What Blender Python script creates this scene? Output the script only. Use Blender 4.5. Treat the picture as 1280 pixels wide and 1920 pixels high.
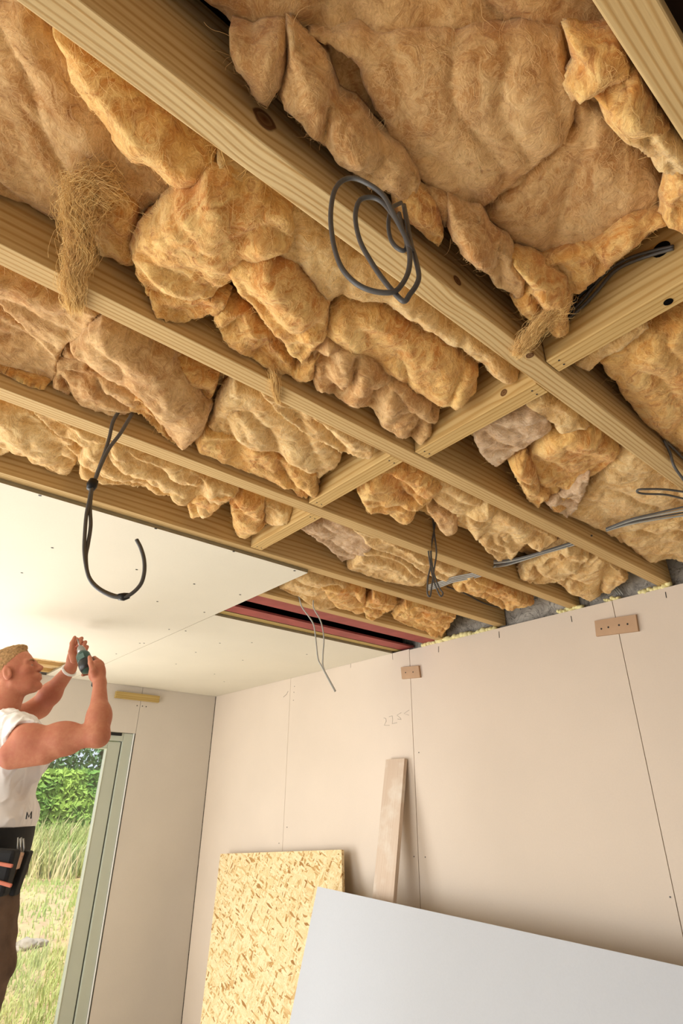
import bpy, bmesh, math, random
import numpy as np
from mathutils import Vector, Matrix, noise
from mathutils.kdtree import KDTree
from mathutils.geometry import delaunay_2d_cdt
for o in list(bpy.data.objects): bpy.data.objects.remove(o)
SC = bpy.context.scene; COL = SC.collection
R_ = math.radians
# ---------------------------------------------------------------- camera
YAW, PITCH, ROLL, F = -0.8832049790483408, 0.4692847051036505, 0.011467516441911562, 1069.8939
EYE = np.array([0, 0, 1.6])
cy, sy = math.cos(YAW), math.sin(YAW)
fwd = np.array([sy*math.cos(PITCH), cy*math.cos(PITCH), math.sin(PITCH)])
rgt = np.array([cy, -sy, 0.0]); dwn = np.cross(fwd, rgt)
c_, s_ = math.cos(ROLL), math.sin(ROLL)
r2 = c_*rgt - s_*dwn; d2 = s_*rgt + c_*dwn
cam = bpy.data.cameras.new('camera'); co = bpy.data.objects.new('camera', cam); COL.objects.link(co)
M = Matrix(((r2[0], -d2[0], -fwd[0], 0), (r2[1], -d2[1], -fwd[1], 0), (r2[2], -d2[2], -fwd[2], 1.6), (0, 0, 0, 1)))
co.matrix_world = M; cam.sensor_fit = 'HORIZONTAL'; cam.sensor_width = 36; cam.lens = 36*F/1280; cam.clip_start = .02
SC.camera = co
# ---------------------------------------------------------------- light
SC.view_settings.view_transform = 'Standard'; SC.view_settings.look = 'None'; SC.view_settings.gamma = 1
SC.view_settings.use_curve_mapping = False
SC.view_settings.exposure = 0.06
W = bpy.data.worlds.new('sky'); SC.world = W; W.use_nodes = True
bg = W.node_tree.nodes['Background']; bg.inputs[0].default_value = (.80, .90, 1.0, 1); bg.inputs[1].default_value = 1.0
def area(name, loc, direction, sx, sy_, power, col):
    l = bpy.data.lights.new(name, 'AREA'); l.shape = 'RECTANGLE'; l.size = sx; l.size_y = sy_; l.energy = power; l.color = col
    o = bpy.data.objects.new(name, l); COL.objects.link(o); o.location = loc
    o.rotation_euler = Vector(direction).to_track_quat('-Z', 'Y').to_euler(); return o
sun = bpy.data.lights.new('sun', 'SUN'); sun.energy = 4.2; sun.angle = R_(1.5); sun.color = (1, .95, .85)
so = bpy.data.objects.new('sun', sun); COL.objects.link(so); so.rotation_euler = Vector((-.35, .5, -.9)).to_track_quat('-Z', 'Y').to_euler()
area('daylight_patio_doors', (-4.40, -.75, 1.0), (1, .12, .04), 2.6, 1.9, 108, (1.0, .985, .965))
area('daylight_side_window', (-2.3, -2.45, 1.1), (.1, 1, .12), 2.8, 1.9, 60, (1.0, .98, .95))
# ---------------------------------------------------------------- pixel helpers
def ray(x, y):
    return r2*((x-640)/F) + d2*((y-960)/F) + fwd
def at(x, y, Z=None, X=None, Y=None, V=None):
    r = ray(x, y)
    if Z is not None: k = (Z-1.6)/r[2]
    elif X is not None: k = X/r[0]
    elif Y is not None: k = Y/r[1]
    else: k = V/(r[0]*sy + r[1]*cy)
    return Vector((r*k + EYE).tolist())
# ---------------------------------------------------------------- object helpers
def link(name, me, m=None, parent=None, smooth=False):
    o = bpy.data.objects.new(name, me); COL.objects.link(o)
    if m: me.materials.append(m)
    if smooth: me.polygons.foreach_set('use_smooth', [True]*len(me.polygons))
    if parent: o.parent = parent; o.matrix_parent_inverse = Matrix()
    return o
def mesh(name, vs, fs):
    me = bpy.data.meshes.new(name); me.from_pydata([tuple(v) for v in vs], [], fs); me.update(); return me
def tag(o, label, cat, group=None, kind=None):
    o['label'] = label; o['category'] = cat
    if group: o['group'] = group
    if kind: o['kind'] = kind
    return o
def struct(o): o['kind'] = 'structure'; return o
def empty(name, loc=(0, 0, 0)):
    o = bpy.data.objects.new(name, None); COL.objects.link(o); o.location = loc; o.empty_display_size = .05; return o
def recenter(o, origin):
    origin = Vector(origin); o.data.transform(Matrix.Translation(-origin)); o.location = origin; return o
class MB:
    def __init__(s): s.v = []; s.f = []
    def box(s, x0, x1, y0, y1, z0, z1):
        b = len(s.v)
        s.v += [Vector(p) for p in ((x0,y0,z0),(x1,y0,z0),(x1,y1,z0),(x0,y1,z0),(x0,y0,z1),(x1,y0,z1),(x1,y1,z1),(x0,y1,z1))]
        s.f += [tuple(b+i for i in q) for q in ((0,3,2,1),(4,5,6,7),(0,1,5,4),(1,2,6,5),(2,3,7,6),(3,0,4,7))]; return s
    def obox(s, c, ax, ay, az):
        """oriented box, centre c and half-axis vectors"""
        b = len(s.v); c, ax, ay, az = map(Vector, (c, ax, ay, az))
        for k in (-1, 1):
            for i, j in ((-1,-1),(1,-1),(1,1),(-1,1)): s.v.append(c+ax*i+ay*j+az*k)
        s.f += [tuple(b+i for i in q) for q in ((0,3,2,1),(4,5,6,7),(0,1,5,4),(1,2,6,5),(2,3,7,6),(3,0,4,7))]; return s
    def tube(s, pts, r, n=8, close=False):
        pts = [Vector(p) for p in pts]; rs = r if isinstance(r, (list, tuple)) else [r]*len(pts)
        b = len(s.v); N = len(pts); up = None
        for i, p in enumerate(pts):
            t = (pts[min(i+1, N-1)]-pts[max(i-1, 0)])
            t = t.normalized() if t.length > 1e-9 else Vector((0, 0, 1))
            if up is None: up = t.orthogonal().normalized()
            up = (up - t*up.dot(t)); up = up.normalized() if up.length > 1e-6 else t.orthogonal().normalized()
            w = t.cross(up)
            for k in range(n):
                a = 2*math.pi*k/n; s.v.append(p+(up*math.cos(a)+w*math.sin(a))*rs[i])
        for i in range(N-1):
            for k in range(n):
                s.f.append((b+i*n+k, b+i*n+(k+1)%n, b+(i+1)*n+(k+1)%n, b+(i+1)*n+k))
        s.f.append(tuple(b+k for k in range(n))[::-1]); s.f.append(tuple(b+(N-1)*n+k for k in range(n))); return s
    def build(s, name, m=None, parent=None, smooth=False, bevel=0, origin=None):
        me = mesh(name, s.v, s.f)
        o = link(name, me, m, parent, smooth)
        if origin is not None: recenter(o, origin)
        if bevel:
            md = o.modifiers.new('bevel', 'BEVEL'); md.width = bevel; md.segments = 2; md.limit_method = 'ANGLE'
        return o
def spline(pts, k=8):
    P = [Vector(p) for p in pts]; P = [P[0]*2-P[1]]+P+[P[-1]*2-P[-2]]; out = []
    for i in range(1, len(P)-2):
        for j in range(k):
            t = j/k; a, b, c, d = P[i-1], P[i], P[i+1], P[i+2]
            out.append(.5*((2*b)+(c-a)*t+(2*a-5*b+4*c-d)*t*t+(3*b-a-3*c+d)*t**3))
    out.append(P[-2]); return out
def chaikin(pts, it=3):
    for _ in range(it):
        q = [pts[0]]
        for a, b in zip(pts, pts[1:]): q += [a*.75+b*.25, a*.25+b*.75]
        pts = q+[pts[-1]]
    return pts
# ---------------------------------------------------------------- materials
class Mat:
    def __init__(s, name, rough=.7, spec=.3):
        s.m = bpy.data.materials.new(name); s.m.use_nodes = True; s.nt = s.m.node_tree; s.N = s.nt.nodes; s.L = s.nt.links
        s.p = s.N['Principled BSDF']; s.p.inputs['Roughness'].default_value = rough; s.p.inputs['Specular IOR Level'].default_value = spec
        s.tc = s.N.new('ShaderNodeTexCoord').outputs['Object']
    def scale(s, v, sc=(1, 1, 1), rot=(0, 0, 0)):
        n = s.N.new('ShaderNodeMapping'); n.inputs['Scale'].default_value = sc; n.inputs['Rotation'].default_value = rot; s.L.new(v, n.inputs[0]); return n.outputs[0]
    def noise(s, v, sc, det=4, ro=.55, dist=0, out='Fac'):
        n = s.N.new('ShaderNodeTexNoise'); n.inputs['Scale'].default_value = sc; n.inputs['Detail'].default_value = det
        n.inputs['Roughness'].default_value = ro; n.inputs['Distortion'].default_value = dist; s.L.new(v, n.inputs['Vector']); return n.outputs[out]
    def ramp(s, v, stops):
        n = s.N.new('ShaderNodeValToRGB'); e = n.color_ramp.elements
        while len(e) < len(stops): e.new(.5)
        for k, (p, c) in enumerate(stops):
            e[k].position = p; e[k].color = (*c, 1) if not isinstance(c, (int, float)) else (c, c, c, 1)
        s.L.new(v, n.inputs[0]); return n.outputs[0]
    def mix(s, f, a, b, mode='MIX'):
        n = s.N.new('ShaderNodeMix'); n.data_type = 'RGBA'; n.blend_type = mode
        for idx, val in ((0, f), (6, a), (7, b)):
            if isinstance(val, (int, float)): n.inputs[idx].default_value = val
            elif isinstance(val, tuple): n.inputs[idx].default_value = (*val, 1)
            else: s.L.new(val, n.inputs[idx])
        return n.outputs[2]
    def math(s, op, a, b=0.0, c=0.0):
        n = s.N.new('ShaderNodeMath'); n.operation = op
        for i, val in enumerate((a, b, c)):
            if isinstance(val, (int, float)): n.inputs[i].default_value = val
            else: s.L.new(val, n.inputs[i])
        return n.outputs[0]
    def vmath(s, op, a, b, out=0):
        n = s.N.new('ShaderNodeVectorMath'); n.operation = op
        for i, val in enumerate((a, b)):
            if isinstance(val, tuple): n.inputs[i].default_value = val
            else: s.L.new(val, n.inputs[i])
        return n.outputs[out]
    def bump(s, h, strength=.3, dist=.01, prev=None):
        n = s.N.new('ShaderNodeBump'); n.inputs['Strength'].default_value = strength; n.inputs['Distance'].default_value = dist
        s.L.new(h, n.inputs['Height'])
        if prev: s.L.new(prev, n.inputs['Normal'])
        return n.outputs[0]
    def out(s, col=None, normal=None):
        if col is not None:
            if isinstance(col, tuple): s.p.inputs['Base Color'].default_value = (*col, 1)
            else: s.L.new(col, s.p.inputs['Base Color'])
        if normal is not None: s.L.new(normal, s.p.inputs['Normal'])
        return s.m
def lin(r, g, b):
    f = lambda c: ((c/255+.055)/1.055)**2.4 if c > 10 else c/255/12.92
    return (f(r), f(g), f(b))
def plain(name, rgb, rough=.6, spec=.3, var=.12, sc=20, metal=0):
    a = Mat(name, rough, spec); c = lin(*rgb)
    n = a.noise(a.tc, sc, 4); col = a.mix(a.ramp(n, [(.3, 0), (.7, 1)]), tuple(x*(1-var) for x in c), tuple(min(1, x*(1+var)) for x in c))
    a.p.inputs['Metallic'].default_value = metal
    return a.out(col, a.bump(a.noise(a.tc, sc*6, 2), .1, .002))
def wood(name, light, dark, axis=1, knots=(), streak=1.0, stain=0.0):
    """sawn timber: grain along the given axis of the object's own space"""
    a = Mat(name, .72, .2)
    v = a.tc
    for (k, rad) in knots:      # the grain bends round each knot
        d = a.vmath('DISTANCE', v, tuple(k), 1)
        w = a.math('POWER', 2.718, a.math('MULTIPLY', d, -1/(rad*2.2)))
        off = a.vmath('SUBTRACT', v, tuple(k)); n = a.N.new('ShaderNodeVectorMath'); n.operation = 'SCALE'
        a.L.new(off, n.inputs[0]); a.L.new(a.math('MULTIPLY', w, -.8), n.inputs['Scale']); v = a.vmath('ADD', v, n.outputs[0])
    st = [9, 9, 9]; st[axis] = .8; st2 = [110, 110, 110]; st2[axis] = 2.0; st3 = [1, 1, 1]; st3[axis] = .12
    low = a.noise(a.scale(v, tuple(st)), 1.0, 3, .5, .6)
    sx = a.N.new('ShaderNodeSeparateXYZ'); a.L.new(a.scale(v, tuple(st3)), sx.inputs[0])
    q = [0, 1, 2]; q.remove(axis)
    rings = a.math('ADD', a.math('MULTIPLY', sx.outputs[q[0]], 620), a.math('MULTIPLY', sx.outputs[q[1]], 330))
    rings = a.math('SINE', a.math('ADD', rings, a.math('MULTIPLY', low, 26)))
    rings = a.ramp(rings, [(.0, .1), (.6, .45), (1, .8)])
    fine = a.noise(a.scale(v, tuple(st2)), 1.0, 3, .6)
    f = a.math('ADD', a.math('MULTIPLY', rings, .42*streak), a.math('MULTIPLY', fine, .5))
    col = a.mix(a.ramp(f, [(.12, 0), (.75, 1)]), lin(*light), lin(*dark))
    big = a.noise(a.scale(a.tc, tuple([3 if i != axis else 1 for i in range(3)])), 1.0, 3)
    col = a.mix(a.ramp(big, [(.35, 0), (.75, .4)]), col, tuple(c*.72 for c in lin(*dark)))
    if stain:
        s_n = a.noise(a.tc, 5, 4, .6); col = a.mix(a.ramp(s_n, [(.5, 0), (.64, stain)]), col, lin(225, 215, 200))
    for (k, rad) in knots:
        d = a.vmath('DISTANCE', a.vmath('ADD', a.tc, (0, 0, 0)), tuple(k), 1)
        d = a.math('ADD', d, a.math('MULTIPLY', a.math('SUBTRACT', fine, .5), rad*.5))
        col = a.mix(a.ramp(a.math('DIVIDE', d, rad), [(0, 1), (.55, .75), (.62, .95), (.85, .9), (1, 0)]), col, lin(92, 52, 22))
    h = a.math('ADD', a.math('MULTIPLY', rings, .5), fine)
    return a.out(col, a.bump(h, .25, .002))
def fibre(name, c1, c2, c3, seed=0):
    """glass wool: matted curly fibres, orange-brown and cream"""
    a = Mat(name, .95, .03)
    v = a.vmath('ADD', a.tc, (seed*3.1, seed*1.7, seed*.9))
    def warped(sc, amt):
        w = a.noise(v, sc, 3, .55, 0, 'Color'); n = a.N.new('ShaderNodeVectorMath'); n.operation = 'SCALE'
        a.L.new(w, n.inputs[0]); n.inputs['Scale'].default_value = amt; return a.vmath('ADD', v, n.outputs[0])
    v1 = warped(7, .22); v2 = warped(18, .10)
    big = a.noise(v, 5, 4, .6, .8); mid = a.noise(v1, 15, 5, .62, 1.2)
    swirl = a.noise(a.scale(v1, (1, .35, .8), (0, 0, .6)), 26, 5, .68, 2.2)
    hair = a.noise(a.scale(v2, (.3, 1, 1), (0, 0, -.5)), 120, 4, .7, 1.4)
    col = a.mix(a.ramp(big, [(.38, 0), (.62, 1)]), lin(*c1), lin(*c2))
    col = a.mix(a.ramp(mid, [(.42, 0), (.66, .85)]), col, lin(*c3))
    dark = tuple(x*y for x, y in zip(lin(*c2), (.62, .50, .36)))
    col = a.mix(a.ramp(swirl, [(.30, .75), (.44, .0)]), col, dark)  # shade of creases painted in as dark lines
    col = a.mix(a.ramp(swirl, [(.54, 0), (.57, .55), (.60, .15), (.66, .5), (.70, 0)]), col, tuple(min(1, x*1.18) for x in lin(*c3)))
    col = a.mix(a.ramp(hair, [(.33, .4), (.5, 0)]), col, dark)
    col = a.mix(a.ramp(hair, [(.55, 0), (.68, .45)]), col, tuple(min(1, x*1.15) for x in lin(*c3)))
    a.p.inputs['Sheen Weight'].default_value = .2; a.p.inputs['Sheen Roughness'].default_value = .7
    a.p.inputs['Subsurface Weight'].default_value = .12; a.p.inputs['Subsurface Radius'].default_value = (.016, .009, .004); a.p.inputs['Subsurface Scale'].default_value = 1
    b = a.bump(a.math('ADD', a.math('MULTIPLY', mid, .6), swirl), .42, .014)
    return a.out(col, a.bump(hair, .4, .003, b))
def board_mat(name, rgb, var=.05, mottle=3.0):
    a = Mat(name, .85, .15); c = lin(*rgb)
    n = a.noise(a.tc, mottle, 4, .5); n2 = a.noise(a.tc, 160, 2, .7)
    col = a.mix(a.ramp(n, [(.3, 0), (.7, 1)]), tuple(x*(1-var) for x in c), tuple(min(1, x*(1+var)) for x in c))
    col = a.mix(a.ramp(n2, [(.35, .10), (.6, 0)]), col, tuple(x*.8 for x in c))
    return a.out(col, a.bump(n2, .08, .001))
m_ceil = board_mat('ceiling_board_paper', (226, 220, 203), .03, 2)
m_wall = board_mat('wall_board_paper', (222, 208, 192), .04, 1.6)
m_wallf = board_mat('far_wall_board_paper', (210, 202, 191), .04, 2)
m_sheet = board_mat('loose_board_paper', (198, 202, 208), .015, 2)
m_core = plain('gypsum_core', (150, 140, 115), .9, .1)
m_clip = plain('brown_board_face', (190, 158, 128), .8, .15, .1, 8)
m_joist = wood('treated_joist_timber', (226, 200, 148), (176, 132, 70), 1)
m_joistk = wood('knotty_joist_timber', (228, 204, 154), (170, 128, 68), 1,
                knots=[((.024, .207, .052), .020), ((.024, .618, .037), .011), ((.017, .844, 0), .009)])
m_nog = wood('noggin_timber', (226, 196, 136), (180, 138, 74), 0)
m_nogk = wood('knotty_noggin_timber', (226, 196, 136), (180, 138, 74), 0, knots=[((.099, -.024, .024), .010)])
m_plank = wood('plastered_plank_timber', (222, 206, 188), (190, 158, 130), 2, streak=.5, stain=.8)
m_batten = wood('batten_timber', (205, 180, 120), (160, 130, 66), 1)
m_fib = [fibre('glass_wool_cream', (224, 182, 112), (200, 144, 72), (234, 202, 138), 0),
         fibre('glass_wool_orange', (228, 176, 96), (206, 136, 56), (240, 204, 132), 1),
         fibre('glass_wool_tan', (216, 172, 112), (192, 138, 76), (228, 192, 136), 2),
         fibre('glass_wool_pale', (228, 190, 126), (208, 158, 88), (238, 210, 154), 3),
         fibre('glass_wool_pinkish', (214, 184, 148), (196, 156, 114), (222, 196, 162), 4)]
m_wisp = plain('glass_wool_fibres', (252, 206, 140), .9, .05, .15, 40)
m_wisp2 = plain('glass_wool_fibres_tan', (222, 184, 132), .9, .05, .15, 40)
m_cable = plain('dark_grey_cable', (84, 82, 80), .42, .4, .05, 60)
m_cableg = plain('light_grey_cable', (170, 170, 164), .45, .4, .05, 60)
m_tape = plain('black_tape', (16, 16, 17), .5, .4)
m_red = plain('red_oxide_paint', (158, 78, 72), .6, .3, .15, 10)
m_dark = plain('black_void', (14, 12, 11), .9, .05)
m_deck = plain('gap_shade_deck', (40, 28, 18), .9, .1)  # deck coloured near black so the gaps above the joists read as shade
m_foam = plain('expanding_foam_yellow', (238, 228, 170), .8, .1, .08, 30)
m_frame = plain('sage_green_frame', (184, 190, 176), .35, .4, .03, 4)
m_bead = plain('pale_green_bead', (208, 214, 196), .4, .3, .02)
m_frame2 = plain('frame_gasket', (60, 60, 52), .5, .3)
m_white = plain('white_trim_bead', (235, 235, 232), .5, .3, .02)
m_screw = plain('black_screw_steel', (30, 28, 28), .4, .5)
m_pencil = plain('pencil_graphite', (150, 140, 128), .7, .2)
def mk_block():
    a = Mat('grey_blockwork', .95, .1)
    n = a.noise(a.tc, 14, 5, .7, 1.2); col = a.mix(a.ramp(n, [(.3, 0), (.65, 1)]), lin(128, 122, 114), lin(196, 188, 176))
    n2 = a.noise(a.tc, 9, 3, .5, 2.5); col = a.mix(a.ramp(n2, [(.48, 0), (.5, .7), (.52, 0)]), col, lin(60, 56, 54))
    return a.out(col, a.bump(n, .6, .01))
m_block = mk_block()
def mk_floor():
    a = Mat('bounce_floor', .9, .1)  # floor out of view, made pale to bounce light up to the ceiling
    n = a.noise(a.tc, 3, 5, .6); return a.out(a.mix(n, lin(206, 194, 176), lin(228, 218, 204)))
m_floor = mk_floor()
def mk_osb():
    a = Mat('strand_board_flakes', .8, .15); cols = None
    for i, (sc, rot, st) in enumerate(((44, .5, .3), (56, 1.9, .22), (62, 2.7, .2), (50, -.4, .28), (70, 1.2, .2))):
        v = a.N.new('ShaderNodeMapping'); v.inputs['Rotation'].default_value = (0, rot, 0); a.L.new(a.tc, v.inputs[0])
        v = a.scale(v.outputs[0], (1, 1, st)); wob = a.noise(a.tc, 12, 2, .5, 0, 'Color'); n = a.N.new('ShaderNodeVectorMath'); n.operation = 'SCALE'; a.L.new(wob, n.inputs[0]); n.inputs['Scale'].default_value = .02
        vo = a.N.new('ShaderNodeTexVoronoi'); vo.inputs['Scale'].default_value = sc*1.5; a.L.new(a.vmath('ADD', v, n.outputs[0]), vo.inputs['Vector'])
        sp = a.N.new('ShaderNodeSeparateColor'); a.L.new(vo.outputs['Color'], sp.inputs[0])
        c = a.ramp(sp.outputs[0], [(0, lin(160, 116, 66)), (.08, lin(196, 156, 98)), (.24, lin(228, 202, 150)), (1, lin(242, 224, 182))])
        cols = c if cols is None else a.mix(a.ramp(sp.outputs[1], [(.60, 0), (.62, 1)]), cols, c)
    n = a.noise(a.scale(a.tc, (1, 1, 1), (0, .7, 0)), 60, 3, .6, 3.5)
    cols = a.mix(a.ramp(n, [(.34, .7), (.39, 0)]), cols, lin(160, 112, 62))
    return a.out(cols, a.bump(n, .3, .002))
m_osb = mk_osb()
def leafy(name, c1, c2, sc=30):
    a = Mat(name, .7, .2); n = a.noise(a.tc, sc, 3, .6)
    a.p.inputs['Subsurface Weight'].default_value = 0
    return a.out(a.mix(a.ramp(n, [(.3, 0), (.7, 1)]), lin(*c1), lin(*c2)))
m_leaf = leafy('hedge_leaves', (84, 140, 70), (176, 204, 96), 1.6)
m_leaf2 = leafy('tree_leaves', (78, 120, 78), (150, 178, 130), 1)
m_stem = plain('hedge_twigs', (58, 66, 36), .9)
m_grass = leafy('long_grass_blades', (160, 186, 104), (226, 222, 160), 1.4)
m_straw = leafy('seed_heads', (206, 196, 140), (226, 206, 168), 2)
m_soil = leafy('rough_soil', (190, 160, 128), (206, 190, 140), 7)
m_stone = plain('pale_stone', (176, 164, 148), .9)
# ---------------------------------------------------------------- setting
XF, YW, ZC = -4.58, 2.40, 2.40
JX = [-.041, -.456, -.864, -1.268, -1.672, -2.061]       # joist centre lines
HW = .024
def wallbox(name, b, m):
    o = MB().box(*b).build(name, m); return struct(o)
wallbox('floor', (XF-.1, 2.1, -2.75, YW+.2, -.1, 0), m_floor)
# right-hand wall: boards with thin open joints
edges = [(XF+.004, -3.476, 2.388), (-3.4735, -2.2935, 2.388), (-2.290, -1.0825, 2.383), (-1.0795, .12, 2.383), (.123, 2.0, 2.383)]
for i, (x0, x1, zt) in enumerate(edges):
    w = wallbox('wall_right', (x0, x1, YW, YW+.0125, 0.005, zt), m_wall)
    if i == 2:
        w_mid = w
    if i == 1: w_left = w
    if i == 3: w_r = w
wallbox('wall_right', (XF-.2, 2.1, YW+.045, YW+.2, 0, 2.66), m_block)
for x0, x1 in ((XF, -2.4), (-2.38, 2.0)):
    pass
# far wall
wallbox('wall_back', (XF-.0125, XF, 1.757, YW-.004, .005, 2.388), m_wallf)
wallbox('wall_back', (XF-.0125, XF, -2.6, 1.754, 2.046, 2.388), m_wallf)
wallbox('wall_back', (XF-.30, XF-.013, 1.775, YW+.2, 0, 2.7), m_block)
wallbox('wall_back', (XF-.30, XF-.013, -2.75, 1.775, 2.07, 2.7), m_block)
wallbox('wall_back', (XF-.30, XF, -2.75, -2.3, 0, 2.7), m_wallf)
# the other two walls, with window openings (behind the camera)
wallbox('wall_left', (XF, 2.1, -2.75, -2.6, 0, .15), m_wallf); wallbox('wall_left', (XF, 2.1, -2.75, -2.6, 2.05, 2.7), m_wallf)
wallbox('wall_left', (XF, -3.7, -2.75, -2.6, .15, 2.05), m_wallf); wallbox('wall_left', (.5, 2.1, -2.75, -2.6, .15, 2.05), m_wallf)
wallbox('wall_front', (2.0, 2.15, -2.6, YW+.2, 0, 2.7), m_wallf)
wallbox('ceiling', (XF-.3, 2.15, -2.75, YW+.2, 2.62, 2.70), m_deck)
# ceiling boards
def ceil_board(x0, x1, y0, y1):
    o = wallbox('ceiling', (x0, x1, y0, y1, ZC-.0135, ZC-.001), m_ceil)
    o.data.materials.append(m_core)
    for p in o.data.polygons:
        if abs(p.normal.z) < .5: p.material_index = 1
    return o
cb1 = ceil_board(-4.03, -1.684, -2.6, 1.2185)
cb2 = ceil_board(XF+.002, -2.432, 1.2205, YW-.002)
ceil_board(XF+.002, -4.0315, 1.035, 1.219); ceil_board(XF+.002, -4.0315, -2.6, .56)
# screws in the boards
def screws(parent, pts):
    me = None
    for (px, py) in pts:
        c = at(px, py, Z=ZC-.0137)
        if me is None:
            me = MB().tube([(0, 0, -.0006), (0, 0, .0008)], .0048, 8).build('screw_head', m_screw, parent); me.location = c
        else:
            s = me.copy(); COL.objects.link(s); s.parent = parent; s.location = c
screws(cb1, [(98, 1027), (256, 1068), (364, 1095), (41, 1074), (75, 929), (292, 991), (438, 1034), (450, 1115), (295, 1128), (383, 1148), (317, 1180), (262, 1206), (552, 1070), (218, 1226)])
screws(cb2, [(367, 1223), (348, 1183), (455, 1238), (412, 1206), (575, 1227), (472, 1205), (270, 1206), (402, 1264), (330, 1245), (420, 1278)])
# joints
# pale bead at the door reveal; its shadow line is a painted dark strip
struct(MB().box(XF-.03, XF+.001, 1.7445, 1.7485, 0, 2.045).build('trim_1', m_white))
struct(MB().box(XF-.03, XF+.0005, 1.7490, 1.7565, 0, 2.045).build('shadow_line_strip', m_frame2))
# pencil ticks and writing on the wall boards
def strokes(name, lines, parent, r=.0012, m=m_pencil):
    b = MB()
    for ln in lines:
        b.tube([at(px, py, Y=YW-.0004) for px, py in ln], r, 5)
    return b.build(name, m, parent)
for i, ln in enumerate((((822, 1212), (822, 1223)), ((935, 1184), (936, 1196)), ((1070, 1155), (1072, 1166)))):
    strokes('pencil_mark', [ln], w_mid, .0016, m_screw)
strokes('pencil_mark', [((1247, 1110), (1249, 1121))], w_r, .0016, m_screw)
strokes('pencil_mark', [((658, 1240), (657, 1252))], w_left)
strokes('pencil_mark', [((735, 1222), (736, 1237))], w_left)
strokes('pencil_writing', [((719, 1346), (723, 1347), (724, 1352), (720, 1360), (730, 1360)), ((729, 1344), (735, 1342), (736, 1349), (735, 1357), (744, 1355)),
        ((752, 1336), (744, 1341), (750, 1346), (752, 1349), (745, 1348)), ((767, 1331), (757, 1338), (766, 1341))], w_left, .0010)
strokes('pencil_mark', [((531, 1307), (537, 1302), (540, 1296))], w_left, .0018)
def wall_dots(parent, pts, r=.003):
    for px, py in pts:
        c = at(px, py, Y=YW-.0003); MB().tube([c, c+Vector((0, -.0012, 0))], r, 6).build('screw_head', m_screw, parent)
wall_dots(w_left, [(538, 1551), (523, 1581), (550, 1313), (552, 1287), (551, 1298), (776, 1606)])
wall_dots(w_r, [(1256, 1682)])
wall_dots(w_mid, [(785, 1411), (797, 1607)])
# grey masonry behind; foam along the board top
random.seed(4)
def blob_mesh(c, rx, ry, rz, seed, n=3):
    bm = bmesh.new(); bmesh.ops.create_icosphere(bm, subdivisions=n, radius=1)
    for v in bm.verts:
        d = 1+.35*noise.noise(v.co*1.8+Vector((seed*7.1, 0, 0)))+.2*noise.noise(v.co*4+Vector((0, seed*3.3, 0)))
        v.co = Vector((v.co.x*rx, v.co.y*ry, v.co.z*rz))*d + Vector(c)
    return bm
def foam_strip(x0, x1, label, size=.018):
    bm = bmesh.new(); x = x0; k = 0
    while x < x1:
        s = size*random.uniform(.7, 1.2)
        b2 = blob_mesh((x, YW+.016+random.uniform(-.004, .006), 2.391+random.uniform(-.003, .008)), s*1.1, .018, s*.95, k+x0*10, 2); k += 1
        t = bpy.data.meshes.new('t'); b2.to_mesh(t); b2.free(); bm.from_mesh(t); bpy.data.meshes.remove(t); x += s*1.3
    me = bpy.data.meshes.new('expanding_foam'); bm.to_mesh(me); bm.free()
    o = link('expanding_foam', me, m_foam, None, True); tag(o, label, 'foam', 'foam beads along the wall top'); recenter(o, ((x0+x1)/2, YW+.016, 2.386))
foam_strip(-2.19, -1.70, 'long bead of pale yellow foam beside the red steel beam end')
foam_strip(-1.34, -1.22, 'small pale foam lump at wall top under the third joist end', .013)
foam_strip(-.96, -.84, 'pale yellow foam lump at wall top under the second joist end', .013)
foam_strip(-1.115, -1.05, 'off white filler lump above the four hole brown board patch', .010)

# ---------------------------------------------------------------- joists and noggins
def timber(name, x0, x1, y0, y1, z0, z1, m, label, cat, group, bev=.0025):
    o = MB().box(x0, x1, y0, y1, z0, z1).build(name, m, None, bevel=bev, origin=((x0+x1)/2, y0 if x1-x0 < y1-y0 else (y0+y1)/2, z0))
    return tag(o, label, cat, group)
G = 'timber ceiling joists'
JL = ['grey-green timber joist across the top right corner',
      'foremost knotted timber joist with the coiled cable hanging by it',
      'timber joist draped with a wispy hanging tuft of insulation',
      'timber joist with the long taped cable loop hanging beside it',
      'timber joist along the edge of the white ceiling board',
      'timber joist directly beside the red steel beam']
joists = []
for i, x in enumerate(JX):
    y0 = -2.55
    m = m_joist if i != 1 else m_joistk
    o = MB().box(-HW, HW, y0, 2.435, 0, .2).build('ceiling_joist', m, None, bevel=.0025)
    o.location = (x, 0, 2.40); tag(o, JL[i], 'joist', G); joists.append(o)
for i, x in enumerate((-4.30,)):
    o = MB().box(-HW, HW, -2.55, 2.435, 0, .2).build('ceiling_joist', m_joist, None, bevel=.0025); o.location = (x, 0, 2.40)
    tag(o, 'timber joist seen inside the small ceiling opening behind the face', 'joist', G)
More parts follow.
